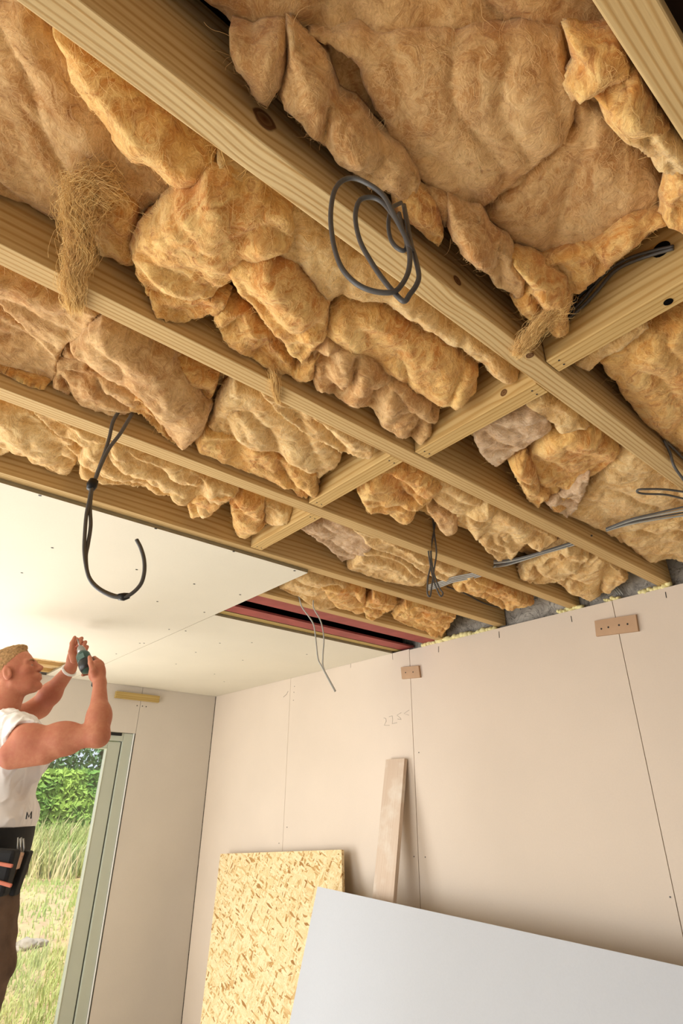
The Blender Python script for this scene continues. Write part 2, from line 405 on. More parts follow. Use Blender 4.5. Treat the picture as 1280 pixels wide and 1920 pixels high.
# noggins: (left joist index, right joist index, y0, y1)
NG = [(1, 0, .887, .935, m_nog, 'nearest timber noggin with bored hole and grey cables over it'),
      (2, 1, .930, .976, m_nogk, 'timber noggin with a dark knot, left of the foremost joist'),
      (3, 2, .891, .940, m_nog, 'timber noggin between the tuft-draped joist and the taped-cable joist'),
      (4, 3, .936, .982, m_nog, 'short far timber noggin ending at the white ceiling board')]
for a, b, y0, y1, m, lab in NG:
    x0, x1 = JX[a]+HW+.0015, JX[b]-HW-.0015
    xc = (x0+x1)/2
    o = MB().box(x0-xc, x1-xc, -(y1-y0)/2, (y1-y0)/2, 0, .195).build('noggin', m, None, bevel=.002); o.location = (xc, (y0+y1)/2, 2.402)
    tag(o, lab, 'noggin', 'noggins between the joists')
    for dx in (-1, 1):
        for q in range(2):
            xx = (x0-xc+.02) if dx < 0 else (x1-xc-.02)
            s = MB().tube([(xx, -.008+.018*q, -.0008), (xx, -.008+.018*q, .001)], .0022, 6).build('nail_head', m_screw, o)
    if a == 1:
        MB().tube([(.047, .004, -.0008), (.047, .004, .001)], .008, 14).build('bored_hole', m_dark, o)
        # round hole through its face where the cables come out
        MB().tube([(.069, -(y1-y0)/2-.0006, .093), (.069, -(y1-y0)/2+.001, .093)], .016, 16).build('bored_hole', m_dark, o)
# timbers inside the small opening
o = MB().box(-4.274, -3.926, .70, .745, 2.402, 2.597).build('noggin', m_nog); recenter(o, (-4.1, .72, 2.402)); tag(o, 'pale timber noggin inside the small ceiling opening behind the face', 'noggin', 'noggins between the joists')
o = MB().box(-4.56, -4.515, -2.5, 1.6, 2.402, 2.597).build('wall_plate', m_nog); recenter(o, (-4.54, 0, 2.402)); tag(o, 'timber wall plate along the far edge of the small ceiling opening', 'timber')
o = MB().box(-4.515, -4.05, .5, 1.2, 2.425, 2.6).build('insulation_batt', m_fib[3]); recenter(o, (-4.3, .8, 2.455)); tag(o, 'flat yellow glass wool added low to brighten the small ceiling opening', 'insulation', 'glass wool pieces between the joists')  # wool added here and set low to brighten the opening
# red steel beam, seen as two lower flanges with a black slot between
t = empty('steel_beam', (-2.25, 0, 2.41)); tag(t, 'red oxide painted steel beam with a black slot along it', 'beam')
def part(b, name, m, parent=t, **k):
    b.v = [Vector(v)-parent.location for v in b.v]; return b.build(name, m, parent, **k)
part(MB().box(-2.190, -2.092, -2.5, 2.43, 2.404, 2.414), 'flange', m_red)
part(MB().box(-2.372, -2.282, -2.5, 2.43, 2.400, 2.410), 'flange', m_red)
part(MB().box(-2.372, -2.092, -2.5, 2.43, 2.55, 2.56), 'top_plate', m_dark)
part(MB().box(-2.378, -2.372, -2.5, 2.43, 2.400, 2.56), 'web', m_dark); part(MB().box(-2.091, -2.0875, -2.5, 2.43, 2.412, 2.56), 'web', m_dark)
o = MB().box(-2.43, -2.380, -2.5, 2.43, 2.3995, 2.45).build('packing_batten', m_batten); recenter(o, (-2.405, 0, 2.4)); tag(o, 'thin timber packing batten on the far side of the red beam', 'batten')
# ---------------------------------------------------------------- glass wool
def seg_dist(P, B):
    out = np.full(len(P), 1e9)
    for i in range(0, len(P), 512):
        d = P[i:i+512, None, :]-B[None]; out[i:i+512] = np.sqrt((d*d).sum(-1)).min(1)
    return out
def wool(poly, bay, z, label, mi=0, puff=.022, rim=.035, up=.036, fold=0.0, rough=1.0, dirn=0.0, seed=None, step=.0055, ragged=1.3, edge=0.0, fibres=True):
    """One piece of glass wool.  Outline points are taken at height z, or where a sight line meets the bay's far timber first;
    the underside puffs down between them, the sides stand up 'up' metres with cut layers."""
    xl, xr, yl, yh = bay; xl += .0008; xr -= .0008; yl += .0008; yh -= .0008
    sd = seed if seed is not None else len(wools); rnd = random.Random(sd*13+5); off = Vector((sd*5.37, sd*2.11, sd*.77))
    V = []
    for (px, py) in poly:
        q = at(px, py, Z=z)
        if q.x < xl:
            q = at(px, py, X=xl); q.z = max(q.z+puff*1.25, 2.412)
        if q.y > yh and xl <= q.x:
            q = at(px, py, Y=yh); q.z = min(max(q.z, 2.405), z+.02)
        if q.z > z: q.z = z
        q.x = min(max(q.x, xl), xr); q.y = min(max(q.y, yl), yh)
        V.append(q)
    # resample, roughen
    B = []
    for a, b in zip(V, V[1:]+V[:1]):
        L = math.hypot(b.x-a.x, b.y-a.y); n = max(1, int(L/.006))
        for k in range(n):
            q = a.lerp(b, k/n)
            w = .006*ragged*noise.fractal(q*22+off, 1.0, 2.0, 3); w2 = .006*ragged*noise.fractal(q*22-off, 1.0, 2.0, 3)
            q = Vector((q.x+w, q.y+w2, q.z)); q.x = min(max(q.x, xl), xr); q.y = min(max(q.y, yl), yh)
            if not B or math.hypot(q.x-B[-1].x, q.y-B[-1].y) > .0012: B.append(q)
    if len(B) < 8: return None
    bx = np.array([(q.x, q.y) for q in B]); bz = np.array([q.z for q in B])
    x0, y0 = bx.min(0); x1, y1 = bx.max(0)
    pts = [Vector((q.x, q.y)) for q in B]; ne = len(pts)
    gx, gy = np.meshgrid(np.arange(x0, x1, step), np.arange(y0, y1, step))
    g = np.stack([gx.ravel(), gy.ravel()], 1)
    g += np.random.RandomState(sd).uniform(-.3, .3, g.shape)*step
    # inside test
    ins = np.zeros(len(g), bool); n = len(bx); j = n-1
    for i in range(n):
        xi, yi = bx[i]; xj, yj = bx[j]
        if yi != yj: ins ^= ((yi > g[:, 1]) != (yj > g[:, 1])) & (g[:, 0] < (xj-xi)*(g[:, 1]-yi)/(yj-yi)+xi)
        j = i
    g = g[ins]
    if len(g): g = g[seg_dist(g, bx) > step*.5]
    pts += [Vector((float(a), float(b))) for a, b in g]
    r = delaunay_2d_cdt(pts, [], [list(range(ne))], 1, 1e-5)
    vs, fs = r[0], [f for f in r[2] if len(f) >= 3]
    if not fs: return None
    P = np.array([(v.x, v.y) for v in vs]); d = seg_dist(P, bx)
    Z = np.zeros(len(P))
    for i in range(0, len(P), 512):
        q = P[i:i+512, None, :]-bx[None]; w = 1/((q*q).sum(-1)+1e-6)**1.3; Z[i:i+512] = (w*bz[None]).sum(1)/w.sum(1)
    prof = np.sqrt(np.maximum(0, 1-(1-np.minimum(d/rim, 1))**2))
    ca, sa = math.cos(dirn), math.sin(dirn)
    co_ = []
    for i, (px, py) in enumerate(P):
        q = Vector((px, py, 0)); qa = Vector((px*ca+py*sa, (-px*sa+py*ca)*.35, 0)); e = min(1, d[i]/.02)
        h = 1.3*puff*prof[i]
        lump = noise.noise(q*6+off)*.017+noise.noise(q*15+off)*.005
        w1 = Vector((noise.noise(q*6+off), noise.noise(q*6-off), 0))*.045
        rid = 1-abs(noise.noise((qa+w1)*13+off)*2.1); rid = max(0, rid)**2.4
        rid2 = 1-abs(noise.noise((q+w1)*24-off)*2.0); rid2 = max(0, rid2)**2
        tex = noise.fractal(q*60+off, .9, 2.1, 3)*.0026
        lay = edge*.0028*math.sin(d[i]*480+6*noise.noise(q*9))*max(0, 1-d[i]/.034)
        fl = abs(noise.noise((q+w1*1.5)*9-off))*.020*fold
        dz = (lump*rough-rid*(.013+.022*fold)*rough-rid2*.006*(rough*.35+fold)+fl)*e + tex*rough*(.35+.65*e)+lay
        co_.append((px, py, Z[i]-h-dz))
    nv = len(co_)
    co_ = [Vector(c) for c in co_]
    faces = []
    for f in fs:
        a, b, c = (P[f[0]], P[f[1]], P[f[2]])
        ccw = (b[0]-a[0])*(c[1]-a[1])-(b[1]-a[1])*(c[0]-a[0]) > 0
        faces.append(tuple(reversed(f)) if ccw else tuple(f))
    cnt = {}
    for f in faces:
        for a, b in zip(f, f[1:]+f[:1]): cnt[(a, b)] = 1
    bd = [(a, b) for (a, b) in cnt if (b, a) not in cnt]
    ring = {}; rings = 5
    cen = Vector((P[:, 0].mean(), P[:, 1].mean(), 0))
    for (a, b) in bd:
        for v in (a, b):
            if v not in ring:
                idx = [v]; base = co_[v]
                # outward direction ~ from neighbours: use gradient away from the centre of mass
                dr = Vector((base.x-cen.x, base.y-cen.y, 0)); dr = dr.normalized() if dr.length > 1e-6 else Vector((1, 0, 0))
                for k in range(1, rings+1):
                    tt = k/rings; lay = (noise.noise(Vector((base.x*9, base.y*9, tt*14+sd)))*.008+(.004 if k % 2 else -.002))*edge
                    q = Vector((base.x, base.y, base.z+up*tt)) + dr*lay
                    if k == rings: q = Vector((base.x, base.y, base.z+up))
                    q.x = min(max(q.x, xl), xr); q.y = min(max(q.y, yl), yh)
                    co_.append(q); idx.append(len(co_)-1)
                ring[v] = idx
    top = {}
    for i in range(nv):
        if i in ring: top[i] = ring[i][-1]
        else: co_.append(Vector((P[i][0], P[i][1], Z[i]+up))); top[i] = len(co_)-1
    base_f = list(faces)
    for (a, b) in bd:
        for k in range(rings):
            faces.append((ring[b][k], ring[a][k], ring[a][k+1], ring[b][k+1]))
    for f in base_f: faces.append(tuple(top[i] for i in reversed(f)))
    me = mesh('insulation_batt', co_, faces)
    # stray fibres matted on the underside
    nb0 = len(co_); rr_ = random.Random(sd); vis = [i for i in range(nv) if d[i] > .002]
    if vis and fibres:
        kd = KDTree(nv)
        for i in range(nv): kd.insert((co_[i][0], co_[i][1], 0), i)
        kd.balance(); areaP = len(vis)*step*step*.85; nf = int(areaP*10000); hv = []; hf_ = []
        for _ in range(nf):
            i0 = rr_.choice(vis); p = Vector((co_[i0][0], co_[i0][1], 0)); ang = 6.3*noise.noise(p*8+off)+rr_.gauss(0, .7); cur = rr_.gauss(0, .28); L = rr_.randint(5, 12); wd = rr_.uniform(.00010, .00026); lift = rr_.uniform(.0008, .004); row = []
            for k_ in range(L):
                _, i1, _ = kd.find((p.x, p.y, 0)); zz = co_[i1][2]-lift*math.sin(math.pi*k_/(L-1))
                dx, dy = math.cos(ang), math.sin(ang)
                x_ = min(max(p.x, xl), xr); y_ = min(max(p.y, yl), yh)
                row.append((x_-dy*wd, y_+dx*wd, zz)); row.append((x_+dy*wd, y_-dx*wd, zz))
                p = p+Vector((dx, dy, 0))*.0042; ang += cur+rr_.gauss(0, .18)
            b_ = nb0+len(hv); hv += row
            for k_ in range(L-1): hf_.append((b_+2*k_, b_+2*k_+1, b_+2*k_+3, b_+2*k_+2))
        nbase = len(faces); me = mesh('insulation_batt', co_+[Vector(q) for q in hv], faces+hf_)
        me.materials.append(m_fib[mi]); me.materials.append(m_wisp if mi in (0, 1, 3) else m_wisp2)
        me.polygons.foreach_set('material_index', [0]*nbase+[1]*len(hf_))
        o = link('insulation_batt', me, None, None, True)
    else: o = link('insulation_batt', me, m_fib[mi], None, True)
    recenter(o, (cen.x, cen.y, float(Z.mean())))
    tag(o, label, 'insulation', 'glass wool pieces between the joists'); wools.append(o)
    return o
wools = []
YE = 2.40
YS = [(1, 0, .887, .935), (2, 1, .930, .976), (3, 2, .891, .940), (4, 3, .936, .982)]
def bay(i, far):
    a, b, y0, y1 = YS[i] if i < 4 else (5, 4, 1.0, 1.0)
    xl, xr = JX[a]+HW, JX[b]-HW
    return (xl, xr, y1, YE) if far else (xl, xr, -.9, y0)
PH = {0: 'in the top right bay', 1: 'left of the foremost joist', 2: 'in the third bay from top right', 3: 'in the bay with the cable loop', 4: 'beside the red steel beam'}
def W_(i, far, z, poly, desc, **k):
    return wool(poly, bay(i, far), z, desc, **k)
# backing sheets filling each bay, above everything else
def backing(i, far, label, mi, z=2.535, ya=None, yb=None):
    xl, xr, y0, y1 = bay(i, far)
    if ya is not None: y0 = ya
    if yb is not None: y1 = yb
    g = .012
    b = (xl, xr, y0, y1)
    # outline given straight in plan, so bypass pixels
    global at
    keep = at
    c = [(xl+.034, y0+g), (xr-.002, y0+g), (xr-.002, y1-g), (xl+.034, y1-g)]
    at = lambda px, py, Z=None, X=None, Y=None, V=None: Vector((px, py, Z))
    o = wool(c, b, z, label, mi=mi, puff=.02, rim=.03, up=.05, step=.012, fold=.5, fibres=False)
    at = keep; return o
backing(0, False, 'deepest flat tan sheet of glass wool in the top right bay', 2)
backing(0, True, 'deep tan glass wool sheet behind the cable-crossed noggin at right edge', 2, yb=2.28)
backing(1, False, 'deepest sheet of glass wool left of the foremost joist', 2)
backing(1, True, 'deep pale glass wool sheet past the dark-knotted noggin', 3, yb=2.28)
backing(2, False, 'deepest glass wool sheet in the bay below the hanging tuft', 2)
backing(2, True, 'deep orange glass wool sheet near the small looped cable', 1, yb=2.2)
backing(3, False, 'deepest glass wool sheet behind the taped cable loop', 3)
backing(3, True, 'deep glass wool sheet between far noggin and wall', 1, yb=2.1)
backing(4, True, 'deep glass wool sheet beside the red steel beam', 1, yb=2.1, ya=1.1)

# bay 0, right of the foremost joist
A = 0
W_(A, 0, 2.500, [(575,60),(1050,60),(1062,107),(1080,180),(1075,230),(1060,260),(1025,288),(960,345),(893,390),(830,370),(780,325),(735,265),(700,200),(675,130)], 'large smooth tan glass wool sheet filling the top right bay', mi=2, rough=.7, dirn=.5, puff=.025, rim=.05)
W_(A, 0, 2.515, [(1060,150),(1130,195),(1190,260),(1250,330),(1262,400),(1180,410),(1130,450),(1010,490),(950,445),(893,392),(960,340),(1025,280),(1070,230)], 'pinkish tan glass wool panel beside the big smooth top sheet', mi=2, fold=.1, rough=.75, dirn=1.0, puff=.03, rim=.06)
W_(A, 0, 2.475, [(430,60),(530,60),(540,107),(530,150),(505,192),(470,160),(440,120)], 'bunched glass wool corner at top, beside the big oval knot', mi=2, puff=.03, fold=.7)
W_(A, 0, 2.470, [(545,60),(590,100),(620,130),(640,190),(670,200),(700,240),(745,280),(778,320),(780,345),(765,362),(740,370),(720,345),(690,340),(640,295),(580,245),(522,185),(540,130)], 'long rolled glass wool strip lying above the oval knot', mi=2, puff=.04, rim=.04, fold=.8, dirn=.9, edge=1)
W_(A, 0, 2.460, [(735,358),(775,345),(810,385),(832,425),(830,448),(818,460),(780,425),(745,392)], 'short layered glass wool end above the cable coil', mi=1, puff=.025, rim=.03, fold=.8, edge=1)
W_(A, 0, 2.480, [(785,340),(850,365),(895,398),(880,400),(845,385),(830,425),(800,375)], 'small glass wool flap right of the cable coil top', mi=2, puff=.02, fold=.3)
W_(A, 0, 2.458, [(845,378),(882,395),(905,405),(950,462),(983,508),(985,540),(965,548),(940,535),(900,498),(862,462),(838,425)], 'crumpled glass wool strip just past the cable coil', mi=2, puff=.035, rim=.035, fold=1, dirn=.8, edge=1)
W_(A, 0, 2.452, [(950,475),(1012,492),(1050,520),(1068,542),(1062,590),(1068,612),(1040,622),(1020,600),(985,590),(960,560),(985,530)], 'ragged glass wool clump at the joist and noggin crossing', mi=1, puff=.03, rim=.03, fold=1, edge=1)
W_(A, 0, 2.468, [(1010,492),(1080,470),(1130,450),(1180,412),(1230,402),(1262,412),(1215,432),(1165,475),(1130,510),(1085,548),(1060,545)], 'triangular glass wool flap resting over the grey noggin cables', mi=1, puff=.02, fold=.2, dirn=.4)
W_(A, 0, 2.450, [(1068,60),(1170,60),(1182,107),(1190,130),(1140,152),(1085,182),(1070,160),(1080,115)], 'bright orange glass wool end near the top right joist', mi=1, puff=.03, rim=.03, edge=1)
W_(A, 0, 2.442, [(1110,172),(1190,128),(1230,190),(1245,235),(1205,248),(1150,242),(1120,210)], 'rounded orange glass wool lobe below the top right end', mi=1, puff=.04, rim=.045, fold=.4)
W_(A, 0, 2.448, [(1150,240),(1240,205),(1290,270),(1290,330),(1240,312),(1190,275)], 'folded cream glass wool lobe against the top right joist', mi=3, puff=.035, rim=.035, fold=.6)
W_(A, 0, 2.445, [(1245,305),(1300,300),(1300,440),(1256,425),(1246,370)], 'striped glass wool edge cut off by right picture edge', mi=1, puff=.02, fold=.8, edge=1, dirn=1.6)
W_(A, 1, 2.475, [(1118,668),(1160,640),(1220,605),(1290,580),(1330,700),(1330,880),(1285,850),(1235,820),(1190,775),(1160,725)], 'big smooth orange glass wool sheet under the right edge cables', mi=1, puff=.035, rim=.06, rough=1.1)
W_(A, 1, 2.442, [(1083,683),(1115,655),(1200,610),(1215,618),(1140,668),(1108,692)], 'thin glass wool wedge tucked behind the bored noggin', mi=3, puff=.008)
# bay 1
B1 = 1
W_(B1, 0, 2.520, [(-120,0),(60,0),(150,107),(225,250),(325,330),(322,358),(280,398),(262,402),(258,480),(240,488),(175,465),(108,410),(95,414),(50,408),(-20,385),(-120,300)], 'broad shadowed glass wool sheet at the upper left', mi=2, rough=.9, dirn=.9, puff=.03, rim=.05, fold=.2)
W_(B1, 0, 2.485, [(100,40),(150,60),(190,95),(320,205),(405,283),(402,310),(385,328),(347,347),(312,328),(290,300),(245,287),(215,258),(180,200),(135,140)], 'smooth bright glass wool roll hugging the foremost joist, upper left', mi=1, puff=.045, rim=.06, dirn=.8)
W_(B1, 0, 2.488, [(165,400),(170,340),(210,335),(255,385),(258,480),(240,488),(180,470)], 'darker glass wool block behind the hanging wispy tuft', mi=1, puff=.02, fold=.3)
W_(B1, 0, 2.470, [(405,283),(540,374),(640,440),(762,530),(870,612),(975,698),(958,712),(930,700),(880,660),(800,612),(715,560),(640,545),(612,560),(560,500),(500,450),(430,400),(400,330)], 'long cream glass wool length running under the cable coil', mi=3, puff=.028, rim=.035, dirn=.7, fold=.2)
W_(B1, 0, 2.455, [(258,500),(254,470),(262,425),(300,385),(345,345),(395,312),(432,318),(490,350),(545,390),(560,430),(545,455),(500,470),(455,490),(430,520),(400,540),(330,552),(280,540)], 'large draped glass wool blanket fold at picture left centre', mi=1, puff=.055, rim=.06, rough=1.3, fold=.4, edge=1)
W_(B1, 0, 2.440, [(415,490),(455,470),(515,465),(560,500),(592,532),(617,566),(612,615),(596,645),(572,672),(545,655),(515,615),(480,575),(440,530)], 'hanging rounded glass wool lobe left of centre', mi=1, puff=.045, rim=.05, rough=1.1, fold=.5, dirn=.8)
W_(B1, 0, 2.438, [(275,538),(330,548),(405,542),(432,560),(425,575),(395,585),(350,600),(342,612),(290,612),(283,600)], 'layered cut lip of glass wool under the draped blanket', mi=1, puff=.018, rim=.015, fold=.9, edge=1.3, dirn=1.5)
W_(B1, 0, 2.446, [(402,585),(420,560),(450,565),(485,600),(520,640),(555,680),(585,662),(598,655),(592,700),(560,722),(500,702),(450,665),(415,625)], 'thick dark-edged glass wool slab below the hanging lobe', mi=1, puff=.025, rim=.02, fold=.8, edge=1.3, dirn=.8)
W_(B1, 0, 2.474, [(612,560),(640,543),(715,560),(790,608),(850,640),(893,685),(888,722),(852,752),(820,745),(760,712),(700,672),(640,645),(605,610)], 'smooth double roll of glass wool before the knotted noggin', mi=1, puff=.045, rim=.05, dirn=.8, fold=.15)
W_(B1, 0, 2.452, [(585,645),(615,618),(680,655),(740,705),(775,745),(805,780),(808,802),(790,825),(760,818),(715,785),(690,755),(640,738),(588,712)], 'crumpled glass wool strand strip above the tuft-draped joist', mi=2, puff=.035, rim=.03, fold=1.2, dirn=.8, edge=1, rough=1.2)
W_(B1, 0, 2.460, [(708,690),(750,698),(790,730),(825,765),(818,778),(795,776),(745,738)], 'slim rolled glass wool finger beside the noggin', mi=2, puff=.03, rim=.02)
W_(B1, 1, 2.475, [(1060,975),(1085,930),(1130,870),(1180,825),(1320,900),(1320,965),(1240,972),(1145,1000),(1120,985)], 'wide flat pale glass wool sheet above light grey cables, right', mi=3, puff=.025, rim=.04, rough=1.0)
W_(B1, 1, 2.470, [(1145,997),(1200,975),(1280,958),(1340,955),(1340,1040),(1280,1046),(1240,1042),(1200,1040),(1172,1015)], 'fluffy pale glass wool end nearest the wall at right edge', mi=3, puff=.03, rim=.03, rough=1.2, fold=.4, edge=1)
W_(B1, 1, 2.462, [(990,850),(1025,808),(1075,790),(1120,800),(1165,838),(1140,870),(1100,890),(1075,920),(1058,945),(1035,955),(1015,930),(1000,895)], 'rusty orange rumpled glass wool piece behind the knotted noggin', mi=1, puff=.03, rim=.04, fold=.6, rough=1.2)
W_(B1, 1, 2.448, [(885,812),(930,785),(1000,762),(1032,782),(1030,802),(985,835),(927,873),(900,850)], 'pinkish grey square glass wool pad behind the knotted noggin', mi=4, puff=.015, rim=.02, fold=.2)
W_(B1, 1, 2.450, [(985,760),(1020,738),(1070,768),(1108,800),(1080,802),(1050,806),(1025,785)], 'small cream glass wool strip under foremost joist past crossing', mi=3, puff=.015, rim=.02)
W_(B1, 1, 2.446, [(955,862),(985,845),(1005,880),(1012,905),(1030,915),(1005,942),(985,925),(972,900)], 'curled dark orange glass wool scrap below the pinkish pad', mi=1, puff=.03, rim=.02, fold=.9, edge=1)
W_(B1, 1, 2.440, [(1020,940),(1055,920),(1105,888),(1098,915),(1078,955),(1062,966)], 'torn pale glass wool corner beside the rusty orange piece', mi=4, puff=.015, rim=.012, fold=.8, edge=1)
# bay 2
W_(2, 0, 2.452, [(-60,490),(0,515),(95,552),(188,592),(150,628),(107,662),(60,625),(0,565),(-60,520)], 'flat glass wool flap under the hanging tuft at left edge', mi=2, puff=.02, rim=.03, fold=.5)
W_(2, 0, 2.470, [(-70,560),(0,588),(60,622),(108,655),(112,690),(95,718),(50,700),(0,678),(-70,640)], 'square-cut brown glass wool block at left edge', mi=2, puff=.012, rim=.012, fold=.5, dirn=.6, edge=1)
W_(2, 0, 2.452, [(-70,640),(0,680),(92,716),(80,738),(50,732),(0,702),(-70,668)], 'frayed lower glass wool layer at left edge', mi=1, puff=.02, rim=.015, fold=1, edge=1)
W_(2, 0, 2.480, [(118,648),(165,655),(195,672),(245,700),(225,715),(160,700),(112,690)], 'recessed brown glass wool step above the cut block', mi=2, puff=.012, rim=.02)
W_(2, 0, 2.460, [(108,680),(160,680),(225,705),(262,728),(266,760),(240,768),(200,766),(150,742),(100,716)], 'boxy layered glass wool end above the taped cable', mi=2, puff=.02, rim=.015, fold=.9, edge=1.2, dirn=.5)
W_(2, 0, 2.446, [(130,640),(188,592),(230,605),(275,628),(325,665),(368,735),(396,762),(385,800),(345,848),(322,812),(300,775),(262,722),(200,690)], 'long fat rolled glass wool diagonal across the third bay', mi=2, puff=.05, rim=.05, dirn=.7, rough=.9, fold=.2, edge=1)
W_(2, 0, 2.440, [(240,762),(262,728),(292,775),(330,835),(345,850),(318,835),(290,800),(265,775)], 'thin frayed glass wool skirt below the fat roll', mi=1, puff=.012, rim=.01, fold=1, edge=1)
W_(2, 0, 2.474, [(325,655),(370,680),(412,705),(402,740),(385,752),(358,722)], 'small orange glass wool bit right of the fat roll', mi=1, puff=.025, rim=.02, fold=.7)
W_(2, 0, 2.458, [(392,790),(405,752),(440,708),(478,722),(560,772),(612,815),(642,850),(632,868),(598,888),(560,858),(500,832),(440,818),(400,802)], 'pale mottled glass wool slab before the third noggin', mi=3, puff=.035, rim=.04, dirn=.6, fold=.5)
W_(2, 0, 2.446, [(365,820),(382,800),(430,812),(480,832),(545,858),(592,882),(600,920),(580,925),(548,905),(500,892),(440,868),(372,838)], 'low drooping brown glass wool tongue above taped-cable joist', mi=1, puff=.022, rim=.02, fold=.8, dirn=.5, edge=1)
W_(2, 0, 2.430, [(536,898),(562,908),(582,928),(572,942),(556,936)], 'tiny glass wool tag hanging beside the third noggin', mi=1, puff=.012, rim=.01, fold=.6)
W_(2, 0, 2.425, [(470,722),(560,762),(640,800),(705,840),(690,856),(640,846),(560,805)], 'striated cream glass wool edge beneath the tuft-draped joist', mi=3, puff=.012, rim=.012, fold=.8, dirn=.4, edge=1)
W_(2, 1, 2.452, [(672,912),(685,890),(720,875),(760,868),(800,880),(830,905),(800,932),(760,980),(722,950),(700,945),(690,955)], 'crumpled orange glass wool cluster just past the third noggin', mi=1, puff=.035, rim=.03, fold=1.1, edge=1, rough=1.2)
W_(2, 1, 2.460, [(790,872),(850,900),(915,942),(885,962),(840,952),(800,922)], 'smooth cream glass wool pad under the tuft-draped joist', mi=3, puff=.02, rim=.025)
W_(2, 1, 2.448, [(850,960),(915,940),(980,970),(1045,1005),(1005,1022),(985,1012),(958,1045),(930,1045),(890,1002)], 'wavy cream and orange glass wool slab above small looped cable', mi=3, puff=.03, rim=.03, fold=.8, dirn=.5)
W_(2, 1, 2.442, [(798,945),(860,962),(856,990),(828,995)], 'small dull glass wool pad behind the small looped cable', mi=2, puff=.02, rim=.02, fold=.5)
W_(2, 1, 2.446, [(970,1085),(985,1060),(1020,1045),(1062,1020),(1105,1035),(1080,1062),(1040,1085),(1000,1102)], 'fanned glass wool corner below the light grey cables', mi=3, puff=.025, rim=.02, fold=1, edge=1.2)
W_(2, 1, 2.452, [(1035,1078),(1080,1055),(1120,1032),(1175,1078),(1140,1100),(1105,1120),(1062,1102)], 'feathered glass wool end close to the grey blockwork', mi=3, puff=.025, rim=.02, fold=1, edge=1.2, dirn=.6)
# bay 3
W_(3, 0, 2.462, [(-80,740),(0,752),(60,768),(110,800),(142,812),(148,852),(130,887),(90,870),(40,832),(0,815),(-80,790)], 'lumpy cream glass wool piece at left edge, fourth bay', mi=3, puff=.03, rim=.03, fold=.8, dirn=.6)
W_(3, 0, 2.452, [(-60,800),(0,818),(36,836),(0,850),(-60,850)], 'low sliver of glass wool at left picture edge', mi=3, puff=.015, rim=.015, fold=.4)
W_(3, 0, 2.448, [(60,765),(130,790),(205,825),(188,840),(145,852),(110,815)], 'narrow crinkled glass wool strip left of the cable loop', mi=3, puff=.02, rim=.02, fold=1)
W_(3, 0, 2.446, [(145,850),(165,828),(205,820),(260,845),(340,872),(445,920),(402,948),(385,960),(350,935),(280,912),(190,892),(150,882)], 'long rippled bright glass wool behind the taped cable', mi=3, puff=.028, rim=.03, fold=1.1, dirn=.4, rough=1.2)
W_(3, 0, 2.432, [(352,935),(400,922),(440,925),(395,958),(355,963)], 'low glass wool nub beside the rippled bright length', mi=1, puff=.02, rim=.015, fold=.5)
W_(3, 0, 2.456, [(430,932),(455,918),(497,932),(497,975),(465,1000),(440,990)], 'rounded curl of glass wool before the short far noggin', mi=1, puff=.035, rim=.03, fold=.5)
W_(3, 0, 2.458, [(495,935),(525,945),(548,960),(540,978),(495,978)], 'crinkled glass wool end touching the short far noggin', mi=3, puff=.02, rim=.015, fold=1)
W_(3, 1, 2.468, [(560,985),(640,968),(680,990),(700,1012),(690,1032),(640,1052),(618,1022)], 'pinkish cream glass wool pad past the short far noggin', mi=4, puff=.025, rim=.025, fold=.5)
W_(3, 1, 2.450, [(650,1058),(682,1028),(740,1038),(802,1068),(800,1088),(762,1090),(720,1080),(690,1085)], 'ribbed cream glass wool lump left of the small cable loop', mi=3, puff=.025, rim=.022, fold=.9)
W_(3, 1, 2.440, [(655,985),(720,1008),(800,1050),(862,1068),(832,1085),(800,1070),(740,1038),(700,1025)], 'light glass wool strip under the taped-cable joist', mi=3, puff=.015, rim=.015, fold=.5)
W_(3, 1, 2.442, [(850,1098),(880,1078),(940,1100),(1002,1128),(950,1140),(900,1115)], 'orange glass wool sliver near the far joist ends', mi=1, puff=.02, rim=.02, fold=.7, edge=1)
# bay 4
W_(4, 1, 2.448, [(520,1100),(560,1066),(620,1085),(685,1108),(645,1132),(595,1146),(550,1115)], 'curved glass wool piece above the two thin hanging wires', mi=3, puff=.022, rim=.02, fold=.5)
W_(4, 1, 2.440, [(600,1092),(682,1106),(692,1140),(670,1146),(625,1124)], 'dark orange glass wool bulge beside the hanging wires', mi=1, puff=.025, rim=.02, fold=.7)
W_(4, 1, 2.430, [(680,1135),(702,1110),(742,1130),(712,1150),(700,1168),(684,1160)], 'small pointed glass wool tuft over the red beam', mi=1, puff=.02, rim=.012, fold=1, edge=1)
W_(4, 1, 2.440, [(735,1152),(760,1125),(800,1135),(855,1150),(850,1190),(835,1202),(790,1176),(762,1166)], 'torn orange glass wool clump close to the foam bead', mi=1, puff=.03, rim=.02, fold=1, edge=1.2)
# loose tufts hanging below the joists: fine fibres, nobody could count them
def tuft(name, label, spine, width, n, seed, m=m_wisp):
    rnd = random.Random(seed); S = spline(spine, 6); b = MB(); L = len(S)
    for k in range(n):
        a = rnd.randint(0, L-5); e = min(L-1, a+rnd.randint(3, 9)); o0 = Vector([rnd.gauss(0, 1.0) for _ in range(3)])*width*rnd.choice((.6, 1, 1.5)); o0.z *= .6
        ph = rnd.random()*50; pts = []
        for i in range(a, e+1):
            tt = i/(L-1); wv = width*(1-.55*tt)
            pts.append(S[i]+o0*(1-.5*tt)*.5+Vector((noise.noise(Vector((i*.22, ph, 0))), noise.noise(Vector((i*.22, ph, 9))), noise.noise(Vector((i*.22, ph, 19)))))*wv*2.4)
        b.tube(pts, .00026, 3)
    o = b.build(name, m, None, True); recenter(o, S[0]); return tag(o, label, 'insulation', None, 'stuff')
